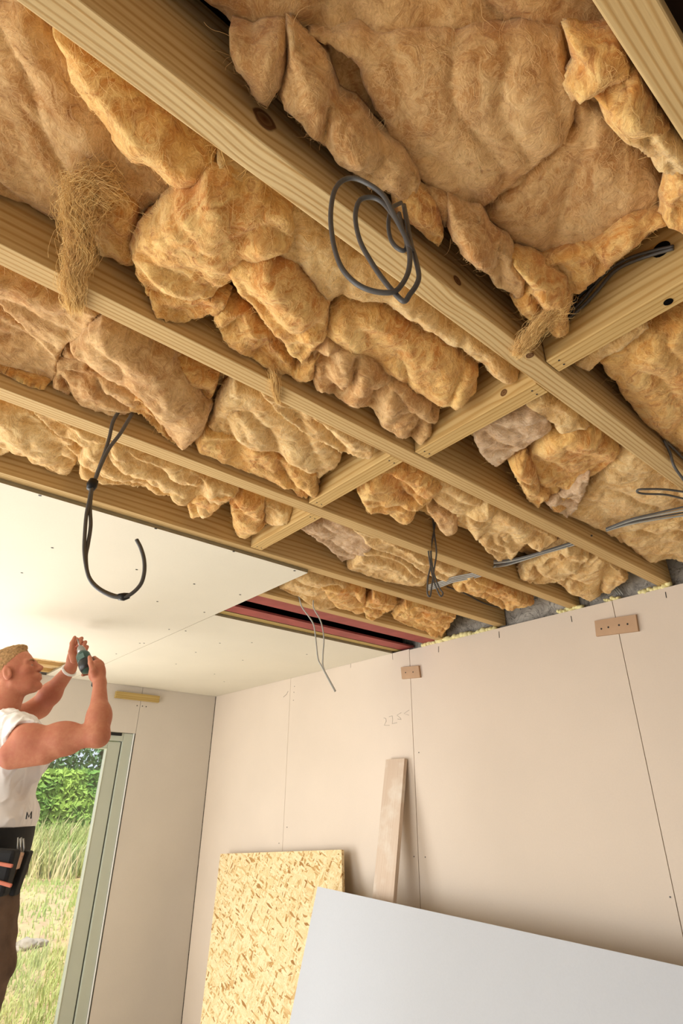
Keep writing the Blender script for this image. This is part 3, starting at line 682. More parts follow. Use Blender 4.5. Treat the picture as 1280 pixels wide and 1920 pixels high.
def VX(px, py, x): return at(px, py, X=x)
tuft('insulation_tuft', 'loose wispy glass wool tuft hanging over the second joist', [at(215, 352, Z=2.47), at(160, 345, Z=2.455), at(145, 400, Z=2.44), at(150, 460, Z=2.42), at(135, 520, Z=2.395), at(140, 580, Z=2.39)], .017, 4200, 3)
tuft('insulation_tuft', 'small glass wool wisp stuck on the foremost joist crossing', [at(1060, 560, Z=2.43), at(1020, 600, Z=2.41), at(985, 640, Z=2.394), at(968, 665, Z=2.393)], .014, 900, 5)
tuft('insulation_tuft', 'faint short glass wool wisp stuck under the second joist', [at(508, 690, Z=2.42), at(515, 720, Z=2.395), at(520, 755, Z=2.394)], .008, 250, 6)
# solid bodies inside the tufts
def tuft_core(parent, spine, rs, seed):
    b = MB(); S = spline(spine, 5); n = len(S)
    b.tube([Vector(p)-parent.location for p in S], [rs[0]+(rs[1]-rs[0])*i/(n-1) for i in range(n)], 12)
    me = mesh('tuft_core', b.v, b.f)
    for v in me.vertices: v.co += Vector((noise.noise(v.co*30+Vector((seed, 0, 0))), noise.noise(v.co*30+Vector((0, seed, 0))), noise.noise(v.co*30)))*.014
    link('tuft_core', me, m_fib[0], parent, True)
tf = [o for o in COL.objects if o.name.startswith('insulation_tuft')]
tuft_core(tf[0], [at(205, 352, Z=2.475), at(162, 350, Z=2.46), at(145, 400, Z=2.445), at(148, 450, Z=2.425), at(140, 500, Z=2.405)], (.016, .008), 1)

# ---------------------------------------------------------------- cables
def cable(name, label, pts, r, m, group=None, k=8):
    o = MB().tube(spline(pts, k), r, 8).build(name, m, None, True); recenter(o, pts[0]); return tag(o, label, 'cable', group)
vc = .50
cp = [(757,385,.53),(765,430,.52),(772,470,.51),(760,445,.505),(735,395,.50),(718,366,.50),(690,345,.50),(662,334,.50),(640,340,.50),(626,360,.50),(620,395,.50),(621,430,.50),(628,470,.50),(642,505,.50),(668,532,.50),(700,546,.50),(735,548,.50),(752,535,.503),(765,510,.505),(768,480,.507),(762,450,.51),(747,420,.512),(733,398,.513),(715,378,.513),(695,370,.513),(675,375,.513),(667,395,.513),(667,420,.513),(676,455,.513),(695,490,.512),(715,520,.51),(738,548,.508),(757,565,.506),(768,552,.506),(780,535,.506),(785,518,.507),(781,495,.51),(773,468,.515),(762,440,.52)]
cable('coiled_cable', 'dark grey cable coiled in loops below the foremost joist', [at(x, y, V=v) for x, y, v in cp], .0034, m_cable, None, 6)
cable('coiled_cable', 'inner short loop of grey cable within the larger coil', [at(x, y, V=v) for x, y, v in ((752,380,.535),(735,390,.53),(728,415,.525),(731,445,.52),(742,463,.518),(757,470,.518),(762,458,.52),(755,430,.525),(748,400,.53))], .0030, m_cable, None, 6)
# taped loop
P0 = at(235, 768, X=-1.195); vl = P0.x*sy+P0.y*cy
def LV(l, dv=0): return [at(x, y, V=vl+dv) for x, y in l]
t = cable('hanging_cable', 'long dark cable pair hanging in a taped open loop', LV([(248,775),(226,812),(205,840),(190,870),(180,895),(172,915),(167,940),(162,965),(159,1000),(158,1035),(163,1070),(172,1092),(190,1108),(215,1119),(240,1117),(262,1098),(270,1075),(270,1050),(264,1028),(256,1012)]), .0042, m_cable)
b = MB().tube([Vector(p)-t.location for p in spline(LV([(227,765),(212,790),(205,820),(196,850),(183,885),(173,915),(169,950),(170,985),(165,1020),(161,1045),(166,1080),(185,1103),(215,1117),(238,1117)], .006), 8)], .0042, 8)
b.build('second_strand', m_cable, t, True)
for a_, r_ in (([(177,900),(172,910),(169,918)], .012), ([(222,1119),(232,1119),(242,1117)], .0085)):
    MB().tube([Vector(p)-t.location for p in LV(a_, .003)], [r_*.8, r_, r_*.7], 8).build('black_tape', m_tape, t, True)
# small hung loop further right
P1 = at(812, 950, X=-1.235); v1 = P1.x*sy+P1.y*cy
cable('hanging_cable', 'small twin loop of thin grey cable hanging near the wall', [at(x, y, V=v1) for x, y in ((800,955),(803,1000),(808,1050),(802,1085),(801,1112),(806,1118),(809,1100),(814,1065),(818,1035),(814,1000),(811,965),(812,948),(816,950),(815,985),(808,1030),(812,1070),(822,1100),(830,1112),(826,1118),(820,1108),(812,1085),(805,1050),(799,1000),(793,960))], .0030, m_cable, None, 6)
# two thin wires over the red beam
P2 = at(560, 1120, X=-2.033); v2 = P2.x*sy+P2.y*cy
t = cable('thin_wire', 'pair of thin grey wires hanging past the red beam', [at(x, y, V=v2) for x, y in ((560,1118),(566,1138),(578,1155),(588,1172),(592,1200),(596,1235),(603,1250),(616,1275),(628,1297))], .0030, m_cableg)
MB().tube([Vector(p)-t.location for p in spline([at(x, y, V=v2) for x, y in ((587,1122),(588,1140),(598,1158),(604,1175),(607,1200),(605,1230),(606,1252),(618,1276),(629,1296))], 6)], .0030, 8).build('second_strand', m_cableg, t, True)
# cables through the nearest noggin
for i, (l, lab) in enumerate((([(1262,462),(1225,470),(1185,482),(1150,500),(1120,528),(1090,565),(1062,592)], 'upper grey cable running down along the nearest noggin'),
                              ([(1262,466),(1215,480),(1175,495),(1148,512),(1120,545),(1095,572),(1064,598)], 'lower grey cable running down along the nearest noggin'))):
    cable('wall_cable', lab, [at(x, y, Y=.878+.0*i) for x, y in l], .0033, m_cable, 'cables along the nearest noggin')
cable('wall_cable', 'short black cable stub tucked behind the nearest noggin cables', [at(x, y, Y=.872) for x, y in ((1062,590),(1085,555),(1112,530))], .005, m_tape)
# right edge
def cb(lab, l, z, r=.0032, m=m_cableg, g=None): return cable('ceiling_cable', lab, [at(x, y, Z=z) for x, y in l], r, m, g)
for i in range(4):
    cb('light grey cables bundled below the flat pale sheet, right edge', [(1136, 991+i*1.5), (1180, 974+i*3), (1230, 962+i*4), (1300, 946+i*6)], 2.425+.002*i, g='bundle below the pale sheet', m=m_cableg if i % 2 else m_cable)
cable('hanging_cable', 'black doubled cable end poking in from the right edge', [at(x, y, Z=z) for x, y, z in ((1300, 925, 2.40), (1250, 918, 2.395), (1215, 917, 2.395), (1197, 918, 2.395), (1195, 923, 2.395), (1210, 926, 2.395), (1250, 928, 2.395), (1300, 940, 2.40))], .0032, m_cable)
for i, l in enumerate(([(1244,825),(1256,850),(1264,875),(1285,905)], [(1248,828),(1266,845),(1285,865)])):
    cable('hanging_cable', ['dark cable dropping past the foremost joist at right edge', 'second dark cable beside the drop at right edge'][i], [at(x, y, X=-.425) for x, y in l], .0036, m_cable)
for i in range(4):
    cb('light grey cables crossing between third joist and second joist', [(925, 1052+i*4), (952, 1050+i*3), (985, 1043+i*2), (1020, 1033+i*1.5), (1068, 1018+i*2), (1110, 1004+i*2)], 2.43+.002*i, g='bundle crossing the third bay', m=m_cableg if i % 2 else m_cable)
for i in range(4):
    cb('light grey cables crossing between fourth joist and third joist', [(800, 1098+i*3), (828, 1090+i*3), (850, 1082+i*3), (890, 1074+i*3), (930, 1062+i*3)], 2.43+.002*i, g='bundle crossing the fourth bay')
cable('ceiling_cable', 'slack thin cable sagging along the fourth joist near wall', [at(x, y, X=-1.640) for x, y in ((838,1100),(870,1112),(905,1130),(940,1139),(975,1138),(990,1125))], .0032, m_cable)
for i in range(3):
    cable('ceiling_cable', 'thin grey cable dropping onto the blockwork near the brown patch', [at(x+i*5, y, Y=2.425) for x, y in ((1138,1092),(1148,1102),(1158,1115))], .0028, m_cableg, 'drops near the brown patch')

# ---------------------------------------------------------------- brown board patches and batten
def patch(name, pxs, label, holes):
    c = [at(x, y, Y=YW-.0130) for x, y in pxs]; t = empty(name, sum(c, Vector())/4)
    n = len(c); vs = [p-t.location for p in c]+[p-t.location+Vector((0, .0125, 0)) for p in c]
    me = mesh('pad', vs, [(0,1,2,3)[::-1], (4,5,6,7), (0,1,5,4), (1,2,6,5), (2,3,7,6), (3,0,4,7)])
    bm = bmesh.new(); bm.from_mesh(me); bmesh.ops.recalc_face_normals(bm, faces=bm.faces); bm.to_mesh(me); bm.free()
    link('pad', me, m_clip, t)
    for x, y in holes:
        h = at(x, y, Y=YW-.0132)-t.location; MB().tube([h, h+Vector((0, .001, 0))], .0042, 8).build('screw_head', m_screw, t)
    return tag(t, label, 'board patch', 'brown board patches on the wall joints')
patch('board_patch', [(751,1251),(784,1248),(787,1270),(753,1273)], 'small brown board patch with two screws beside the ceiling corner', [(760,1261),(774,1260)])
patch('board_patch', [(1114,1164),(1191,1152),(1196,1183),(1117,1193)], 'longer brown board patch with four screws on the wall top', [(1127,1179),(1140,1176),(1160,1172),(1176,1170)])
c0, c1 = at(222, 1298, X=XF+.03), at(302, 1307, X=XF+.03)
o = MB().box(XF, XF+.03, 1.545, 1.893, 2.283, 2.332).build('wall_batten', m_batten, None, bevel=.002); recenter(o, (XF, 1.72, 2.283)); tag(o, 'short timber batten fixed on the far wall above the door', 'batten')
for x, y in ((257,1323),(267,1324),(274,1325)):
    h = at(x, y, X=XF+.0005); MB().tube([h, h+Vector((-.001, 0, 0))], .0045, 8).build('screw_head', m_screw, bpy.data.objects['wall_back'])

# ---------------------------------------------------------------- patio door
d = empty('door_1', (XF-.03, 1.7, 0)); struct(d)
def dp(b, name, m, parent=None, bevel=.004):
    b.v = [Vector(v)-d.location for v in b.v]; return b.build(name, m, parent or d, bevel=bevel)
dp(MB().box(XF-.09, XF-.012, 1.672, 1.744, 0, 2.043).box(XF-.09, XF-.012, -2.3, 1.672, 1.985, 2.043), 'door_frame', m_frame)
sash = dp(MB().box(XF-.08, XF-.026, 1.571, 1.665, .02, 1.98).box(XF-.08, XF-.026, .30, 1.571, 1.932, 1.98).box(XF-.08, XF-.026, .20, .30, .02, 1.98).box(XF-.08, XF-.026, .30, 1.571, .02, .12), 'sash', m_frame)
dp(MB().box(XF-.075, XF-.022, 1.566, 1.571, .12, 1.932).box(XF-.075, XF-.022, .3, 1.566, 1.927, 1.932), 'glazing_bead', m_bead, sash, bevel=.001)
dp(MB().box(XF-.07, XF-.03, 1.665, 1.672, .02, 1.98), 'gasket', m_frame2, bevel=0)
dp(MB().box(XF-.012, XF-.004, 1.553, 1.655, 2.022, 2.0425), 'hinge_cover', m_tape, bevel=.001)
gl = bpy.data.materials.new('window_glass'); gl.use_nodes = True; nt = gl.node_tree
for n in list(nt.nodes): nt.nodes.remove(n)
o_ = nt.nodes.new('ShaderNodeOutputMaterial'); tr = nt.nodes.new('ShaderNodeBsdfTransparent'); gs = nt.nodes.new('ShaderNodeBsdfGlossy'); mx = nt.nodes.new('ShaderNodeMixShader')
gs.inputs['Roughness'].default_value = .02; mx.inputs[0].default_value = .05; nt.links.new(tr.outputs[0], mx.inputs[1]); nt.links.new(gs.outputs[0], mx.inputs[2]); nt.links.new(mx.outputs[0], o_.inputs[0])
dp(MB().box(XF-.056, XF-.050, .3, 1.566, .12, 1.927), 'glass_pane', gl, sash, bevel=0)

# ---------------------------------------------------------------- leaning boards
def slab(name, tl, tr, bl, br, th, m, label, cat, side=None):
    """sheet with the given front-face corners, thickness away from the room"""
    c = [Vector(p) for p in (tl, tr, br, bl)]; n = (c[1]-c[0]).cross(c[3]-c[0]).normalized()
    if n.y < 0: n = -n
    o0 = (c[3]+c[2])/2
    ax = (c[1]-c[0]).normalized(); ay = ax.cross(n)   # local frame so that the grain follows the sheet
    Mx = Matrix((ax, n, ax.cross(n))).transposed().to_4x4(); Mx.translation = o0; inv = Mx.inverted()
    vs = [inv@p for p in c]+[inv@(p+n*th) for p in c]
    me = mesh(name, vs, [(0,1,2,3), (7,6,5,4), (0,4,5,1), (1,5,6,2), (2,6,7,3), (3,7,4,0)])
    bm = bmesh.new(); bm.from_mesh(me); bmesh.ops.recalc_face_normals(bm, faces=bm.faces); bm.to_mesh(me); bm.free()
    ob = link(name, me, m); ob.matrix_world = Mx
    if side:
        me.materials.append(side)
        for p in me.polygons:
            if abs(p.normal.y) < .5: p.material_index = 1
    return tag(ob, label, cat)
tl = at(413, 1601, Y=2.33); tr = at(640, 1593, Y=2.33)
bl_d = (at(388, 1812, Y=2.21)-tl); k = (tl.z-.002)/-bl_d.z
bl = tl+bl_d*k; br = tr+Vector((bl_d.x*k, bl_d.y*k, 0)); br.z = .002
slab('strand_board', tl, tr, bl, br, .018, m_osb, 'yellow oriented strand board sheet leaning on the wall near corner', 'board')
# plank
a, b_ = at(723, 1424, Y=2.372), at(758, 1422, Y=2.372); c, e = at(698, 1682, Y=2.24), at(738, 1690, Y=2.24)
k = (a.z-.002)/(a.z-c.z); c2 = a+(c-a)*k; e2 = b_+(c-a)*k; e2.z = c2.z = .002
slab('scaffold_plank', a, b_, c2, e2, .022, m_plank, 'plaster-smeared narrow wooden plank standing against the wall', 'plank')
# plasterboard sheet in front
tl = at(595, 1662, Y=2.17); tr0 = at(1280, 1812, Y=2.17); dirx = (tr0-tl).normalized(); tr = tl+dirx*2.4; bd_ = at(563, 1812, Y=2.10)-tl; k = (min(tl.z, tr.z)-.003)/-bd_.z
bl = tl+bd_*k; br = tr+Vector((bd_.x*k, bd_.y*k, 0)); bl.z = .002; br.z = .002
slab('plasterboard_sheet', tl, tr, bl, br, .0125, m_sheet, 'large loose white plasterboard sheet leaning in the foreground', 'board')
# offcut on the floor by the corner
# ---------------------------------------------------------------- outside
gr = bmesh.new(); N = 60
random.seed(2)
def gh(x, y):
    t_ = min(1, max(0, (-5.2-x)/7.0)); return -.12+t_*.95+.06*noise.noise(Vector((x*1.3, y*1.3, 0)))+.05*noise.noise(Vector((x*4, y*4, 3)))+(.12*max(0, 1-abs(x+8.6)/1.2))
vs = []; fs = []
for i in range(N+1):
    for j in range(N+1):
        x = -4.9-14*i/N; y = -3+14*j/N; vs.append((x, y, gh(x, y)))
for i in range(N):
    for j in range(N): q = i*(N+1)+j; fs.append((q, q+1, q+N+2, q+N+1))
o = link('garden_ground', mesh('garden_ground', vs, fs), m_soil, None, True); struct(o)
wallbox('ground', (-4.9, XF-.3, -3, 4, -.25, -.05), m_stone)
def leaves(x0, x1, y0, y1, z0f, z1, n, size, seed):
    rnd = random.Random(seed); vs = []; fs = []
    for _ in range(n):
        y = rnd.uniform(y0, y1); z = rnd.uniform(0, 1); x = rnd.uniform(x0, x1) if rnd.random() < .3 else x1-abs(rnd.gauss(0, .12))
        zz = z0f+(z1-z0f)*z+.05*noise.noise(Vector((y*2, 0, 0)))
        x += .12*noise.noise(Vector((y*2.2, zz*3.2, 1)))
        c = Vector((x, y, zz)); n_ = Vector((rnd.uniform(.2, 1), rnd.uniform(-.7, .7), rnd.uniform(-.3, 1))).normalized(); u = n_.orthogonal().normalized(); u.rotate(Matrix.Rotation(rnd.random()*6.3, 3, n_)); w = n_.cross(u); s = size*rnd.uniform(.6, 1.3); q = len(vs)
        vs += [c-u*s, c+w*s*.45, c+u*s, c-w*s*.45]; fs.append((q, q+1, q+2, q+3))
    return mesh('foliage', vs, fs)
h = empty('hedge', (-12.3, 4, gh(-12, 4))); tag(h, 'clipped green hedge across the garden beyond the glass door', 'hedge')
me = leaves(-12.9, -11.9, 1.0, 6.5, .75, 2.05, 15000, .085, 1); ob = link('foliage', me, m_leaf, h); ob.matrix_parent_inverse = Matrix.Translation(-h.location)
ob = MB().box(-12.8, -12.12, 1.0, 6.5, .7, 1.9).build('stems', m_stem, h); ob.matrix_parent_inverse = Matrix.Translation(-h.location)
for i, (x, y, zt) in enumerate(((-16, 2.6, 3.9), (-16.2, 5.4, 4.3))):
    rnd = random.Random(i+9); tname = 'garden_tree'; g0 = gh(x, y); t = empty(tname, (x, y, g0)); vs = []; fs = []
    for _ in range(4500):
        d_ = Vector([rnd.gauss(0, 1) for _ in range(3)]).normalized()*rnd.uniform(.6, 1)**.5; c = Vector((d_.x*1.3, d_.y*1.3, 1.9+d_.z*1.6)); c += d_*.3*noise.noise(c*1.5)
        u = Vector([rnd.gauss(0, 1) for _ in range(3)]).normalized(); w = u.orthogonal().normalized(); s = .09*rnd.uniform(.6, 1.3); q = len(vs); vs += [c-u*s, c+w*s*.5, c+u*s, c-w*s*.5]; fs.append((q, q+1, q+2, q+3))
    link('foliage', mesh('foliage', vs, fs), m_leaf2, t); MB().tube([(0, 0, 0), (.05, 0, 1.0), (0, .05, 2.2)], [.12, .09, .05], 8).build('trunk', m_stem, t)
    tag(t, ['blue-green tree behind the hedge, left in the door glass', 'blue-green tree behind the hedge beside the glass edge', 'hazy tree behind the hedge hidden by the wall', 'hazy tree behind the hedge hidden by the worker'][i], 'tree', 'trees behind the hedge')
def blades(name, label, region, n, hgt, seed, m, wid=.008):
    rnd = random.Random(seed); vs = []; fs = []
    for _ in range(n):
        x, y = region(rnd); z = gh(x, y)-.02; hh = hgt*rnd.uniform(.5, 1.2); a = rnd.random()*6.3; l = Vector((math.cos(a), math.sin(a), 0))*hh*rnd.uniform(.1, .5)
        sd = Vector((-math.sin(a+1), math.cos(a+1), 0))*wid; p = Vector((x, y, z)); q = len(vs)
        vs += [p-sd, p+sd, p+l*.4+sd*.7+Vector((0, 0, hh*.6)), p+l*.4-sd*.7+Vector((0, 0, hh*.6)), p+l+Vector((0, 0, hh))]; fs += [(q, q+1, q+2, q+3), (q+3, q+2, q+4)]
    o = link(name, mesh(name, vs, fs), m); return tag(o, label, 'grass', None, 'stuff')
blades('long_grass', 'tall pale green grass in front of the garden hedge', lambda r: (r.uniform(-11.8, -10.2), r.uniform(1.0, 5.5)), 6000, .5, 1, m_grass, .012)
blades('rough_grass', 'rough green grass on the ground outside the door', lambda r: (r.uniform(-7.4, -5.1), r.uniform(.6, 3.6)), 11000, .12, 2, m_grass, .006)
blades('seed_grass', 'straw coloured seed heads among the tall grass', lambda r: (r.uniform(-11.6, -9.8), r.uniform(1.0, 5.5)), 500, .6, 3, m_straw, .012)
blades('weed_grass', 'sparse weeds on the bare earth mound outside', lambda r: (r.uniform(-10.1, -7.5), r.uniform(1.0, 4.5)), 3000, .10, 4, m_grass, .01)
SL = ['largest pale stone on the earth mound outside the door', 'small stone lying left on the earth mound outside', 'flat stone lower on the earth mound outside', 'little stone right on the earth mound outside']
for i, (px, py, s) in enumerate(((75, 1658, .10), (66, 1650, .06), (90, 1668, .07), (105, 1652, .05))):
    x = -7.6; c = at(px, py, X=x); bm = blob_mesh((0, 0, 0), s, s, s*.6, i, 3); me = bpy.data.meshes.new('garden_stone'); bm.to_mesh(me); bm.free()
    o = link('garden_stone', me, m_stone, None, True); o.location = (c.x, c.y, gh(c.x, c.y)+s*.35); tag(o, SL[i], 'stone', 'stones on the earth mound')
# ---------------------------------------------------------------- the worker
def L3(px, py, v): p = at(px, py, V=v); return np.array(p[:])
U3 = np.array([cy, -sy, 0.0]); F3 = np.array([sy, cy, 0.0]); Z3 = np.array([0, 0, 1.0])
class SDF:
    """distance field on a grid, turned into one continuous surface"""
    def __init__(s, lo, hi, h):
        s.lo = np.array(lo, float); s.h = h; s.n = np.ceil((np.array(hi)-s.lo)/h).astype(int)+1
        s.g = np.full(s.n, .08, np.float32)
    def _box(s, lo, hi):
        a = np.clip(np.floor((lo-s.lo)/s.h).astype(int), 0, s.n-1); b = np.clip(np.ceil((hi-s.lo)/s.h).astype(int)+1, 1, s.n)
        ax = [s.lo[i]+s.h*np.arange(a[i], b[i]) for i in range(3)]
        X = np.stack(np.meshgrid(*ax, indexing='ij'), -1).astype(np.float32)
        return (slice(a[0], b[0]), slice(a[1], b[1]), slice(a[2], b[2])), X
    def _put(s, sl, d, k, sub):
        g = s.g[sl]
        if sub:
            d = -d; h_ = np.clip(.5-.5*(g-d)/k, 0, 1); s.g[sl] = g*(1-h_)+d*h_+k*h_*(1-h_)
        else:
            h_ = np.clip(.5+.5*(g-d)/k, 0, 1); s.g[sl] = g*(1-h_)+d*h_-k*h_*(1-h_)
    def ell(s, c, r, R=None, k=.015, sub=False):
        c = np.array(c, float); r = np.array(r, float); R = np.eye(3) if R is None else np.array(R)   # rows of R: local axes
        m = r.max()+.07; sl, X = s._box(c-m, c+m); q = (X-c)@R.T
        k0 = np.sqrt(((q/r)**2).sum(-1)); k1 = np.sqrt(((q/(r*r))**2).sum(-1))+1e-9
        s._put(sl, (k0*(k0-1)/k1).astype(np.float32), k, sub); return s
    def cap(s, a, b, ra, rb, k=.015, sub=False, flat=None):
        a = np.array(a, float); b = np.array(b, float); m = max(ra, rb)+.07
        sl, X = s._box(np.minimum(a, b)-m, np.maximum(a, b)+m); ab = b-a; q = X-a
        t = np.clip((q@ab)/max(ab@ab, 1e-9), 0, 1); dv = q-t[..., None]*ab
        if flat is not None:      # flat = (axis, factor): squash the section along an axis
            ax, fc = flat; al = dv@ax; dv = dv + (al*(1/fc-1))[..., None]*ax
        s._put(sl, (np.sqrt((dv*dv).sum(-1))-(ra+(rb-ra)*t)).astype(np.float32), k, sub); return s
    def chain(s, pts, rs, k=.006):
        for i in range(len(pts)-1): s.cap(pts[i], pts[i+1], rs[i], rs[i+1], k)
        return s
    def half(s, p, n, k=.004):
        """keep the side of the plane that n points to"""
        n = np.array(n, float); n /= np.linalg.norm(n); sl, X = s._box(s.lo, s.lo+s.h*s.n)
        s.g[sl] = np.maximum(s.g[sl], -((X-np.array(p))@n).astype(np.float32)); return s
    def mesh(s, name, wob=0, ws=20):
        g = s.g; ins = g < 0; n = g.shape
        cnt = np.zeros([q-1 for q in n], np.int8)
        for dx in (0, 1):
            for dy in (0, 1):
                for dz in (0, 1): cnt += ins[dx:n[0]-1+dx, dy:n[1]-1+dy, dz:n[2]-1+dz]
        act = (cnt > 0) & (cnt < 8); I = np.argwhere(act); idx = -np.ones(act.shape, np.int64); idx[act] = np.arange(len(I))
        acc = np.zeros((len(I), 3)); w = np.zeros(len(I))
        cs = [(a, b, c) for a in (0, 1) for b in (0, 1) for c in (0, 1)]
        for a in cs:
            for ax in range(3):
                if a[ax]: continue
                b = list(a); b[ax] = 1; A = I+np.array(a); Bq = I+np.array(b)
                ga = g[A[:, 0], A[:, 1], A[:, 2]]; gb = g[Bq[:, 0], Bq[:, 1], Bq[:, 2]]; m = (ga < 0) != (gb < 0)
                t = np.where(m, ga/np.where(m, ga-gb, 1), 0); acc[m] += (A+(Bq-A)*t[:, None])[m]; w[m] += 1
        P = s.lo+s.h*(acc/w[:, None]); F_ = []
        for ax in range(3):
            o1, o2 = [(1, 2), (2, 0), (0, 1)][ax]
            sl0 = [slice(None)]*3; sl1 = [slice(None)]*3; sl0[ax] = slice(0, n[ax]-1); sl1[ax] = slice(1, n[ax])
            c0 = ins[tuple(sl0)]; c1 = ins[tuple(sl1)]; E_ = np.argwhere(c0 != c1)
            E_ = E_[(E_[:, o1] > 0) & (E_[:, o2] > 0) & (E_[:, o1] < n[o1]-1) & (E_[:, o2] < n[o2]-1)]
            d1 = np.zeros(3, int); d1[o1] = 1; d2_ = np.zeros(3, int); d2_[o2] = 1
            q = [E_-d1-d2_, E_-d2_, E_, E_-d1]; q = np.stack([idx[a[:, 0], a[:, 1], a[:, 2]] for a in q], 1)
            fl = c0[E_[:, 0], E_[:, 1], E_[:, 2]]; q[~fl] = q[~fl][:, ::-1]; F_.append(q)
        F_ = np.concatenate(F_); F_ = F_[(F_ >= 0).all(1)]
        if wob:
            for i, p in enumerate(P):
                P[i] = p + np.array([noise.noise(Vector(p)*ws), noise.noise(Vector(p)*ws+Vector((9, 0, 0))), noise.noise(Vector(p)*ws+Vector((0, 9, 0)))])*wob
        return P, F_
def add_sdf(sd, name, m, parent, wob=0, ws=20):
    P, F_ = sd.mesh(name, wob, ws); P = P-np.array(parent.location[:])
    me = bpy.data.meshes.new(name); me.vertices.add(len(P)); me.vertices.foreach_set('co', P.ravel().astype(np.float32))
    me.loops.add(len(F_)*4); me.loops.foreach_set('vertex_index', F_.ravel().astype(np.int32))
    me.polygons.add(len(F_)); me.polygons.foreach_set('loop_start', (np.arange(len(F_))*4).astype(np.int32)); me.update(calc_edges=True); me.validate()
    return link(name, me, m, parent, True)
def mk_skin():
    a = Mat('ruddy_tanned_skin', .62, .3); n = a.noise(a.tc, 7, 4, .6); n2 = a.noise(a.tc, 60, 3, .6)
    col = a.mix(a.ramp(n, [(.3, 0), (.7, 1)]), lin(194, 132, 102), lin(166, 98, 74)); col = a.mix(a.ramp(n2, [(.4, .3), (.6, 0)]), col, lin(170, 92, 74))
    a.p.inputs['Subsurface Weight'].default_value = .12; a.p.inputs['Subsurface Radius'].default_value = (.012, .005, .003)
    return a.out(col, a.bump(n2, .12, .003))
m_skin = mk_skin()
m_hair = plain('short_ginger_hair', (158, 124, 86), .85, .15, .3, 90)
m_shirt = plain('white_cotton', (232, 228, 226), .9, .1, .03, 8)
m_trous = plain('dusty_brown_work_cloth', (104, 84, 70), .9, .1, .25, 14)
m_belt = plain('black_webbing', (22, 22, 24), .7, .3)
m_coral = plain('coral_trim', (196, 118, 98), .7, .2)
m_teal = plain('dark_teal_plastic', (38, 74, 66), .35, .5)
m_blackp = plain('black_plastic', (18, 19, 20), .35, .5)
m_grey = plain('grey_metal', (150, 150, 148), .3, .5, metal=.8)
V0 = 2.75
root = L3(-16, 1640, V0); root[2] = .38
PR = empty('person', root); tag(PR, 'person in a sleeveless white top and tool belt driving a ceiling screw', 'person')
hc = L3(29, 1263, V0)
pit = R_(26); yw = R_(6)
hf = (U3*math.cos(yw)+F3*math.sin(yw))*math.cos(pit)+Z3*math.sin(pit); hl = -U3*math.sin(yw)+F3*math.cos(yw); hu = np.cross(hf, hl); hu = hu if hu[2] > 0 else -hu
RH = np.stack([hf, hl, hu])
def H(x, y, z): return hc+hf*x+hl*y+hu*z
Sn, En, Wn = L3(52, 1392, 2.57), L3(184, 1379, 2.56), L3(187, 1281, 2.63)
Sf, Ef, Wf = L3(22, 1352, 2.93), L3(74, 1326, 3.02), L3(132, 1254, 2.90)
nb = L3(-10, 1345, V0)
chest, waist, pel = L3(14, 1432, V0), L3(2, 1545, V0), L3(-14, 1622, V0)
RB = np.stack([U3, F3, Z3])
hipn, hipf = L3(-12, 1650, 2.66), L3(-12, 1645, 2.84)
kn = L3(-20, 1813, 2.66); kf = L3(-30, 1815, 2.84)
an = kn.copy(); an[2] = .46; an -= U3*.03; af = kf.copy(); af[2] = .46; af -= U3*.06
def torso(s, e=0.0, k=.03):
    s.ell(chest, (.118+e, .175+e, .20+e), RB, k); s.ell(waist, (.105+e, .150+e, .17+e), RB, k); s.ell(pel, (.108+e, .165+e, .13+e), RB, k)
    s.ell(chest+U3*.035+Z3*.04-F3*.085, (.085+e, .085+e, .08+e), RB, k); s.ell(chest+U3*.035+Z3*.04+F3*.085, (.085+e, .085+e, .08+e), RB, k)
    s.ell(chest-U3*.05-F3*.07, (.07+e, .09+e, .17+e), RB, k); s.ell(chest-U3*.05+F3*.07, (.07+e, .09+e, .17+e), RB, k)
    s.cap(nb-Z3*.02, Sn+Z3*.02, .058+e, .05+e, k); s.cap(nb-Z3*.02, Sf+Z3*.02, .058+e, .05+e, k)
    return s
allp = np.array([hc+Z3*.2, hc-U3*.25, En+U3*.12, En-F3*.12, Ef+F3*.14, L3(150, 1180, 2.8)+Z3*.03, Sn-U3*.25-F3*.12, pel-U3*.22-Z3*.32, pel+F3*.26])
lo, hi = allp.min(0)-.01, allp.max(0)+.01
B_ = SDF(lo, hi, .0042)
torso(B_)
B_.cap(hipn, hipn-Z3*.4, .085, .07, .03); B_.cap(hipf, hipf-Z3*.4, .085, .07, .03)
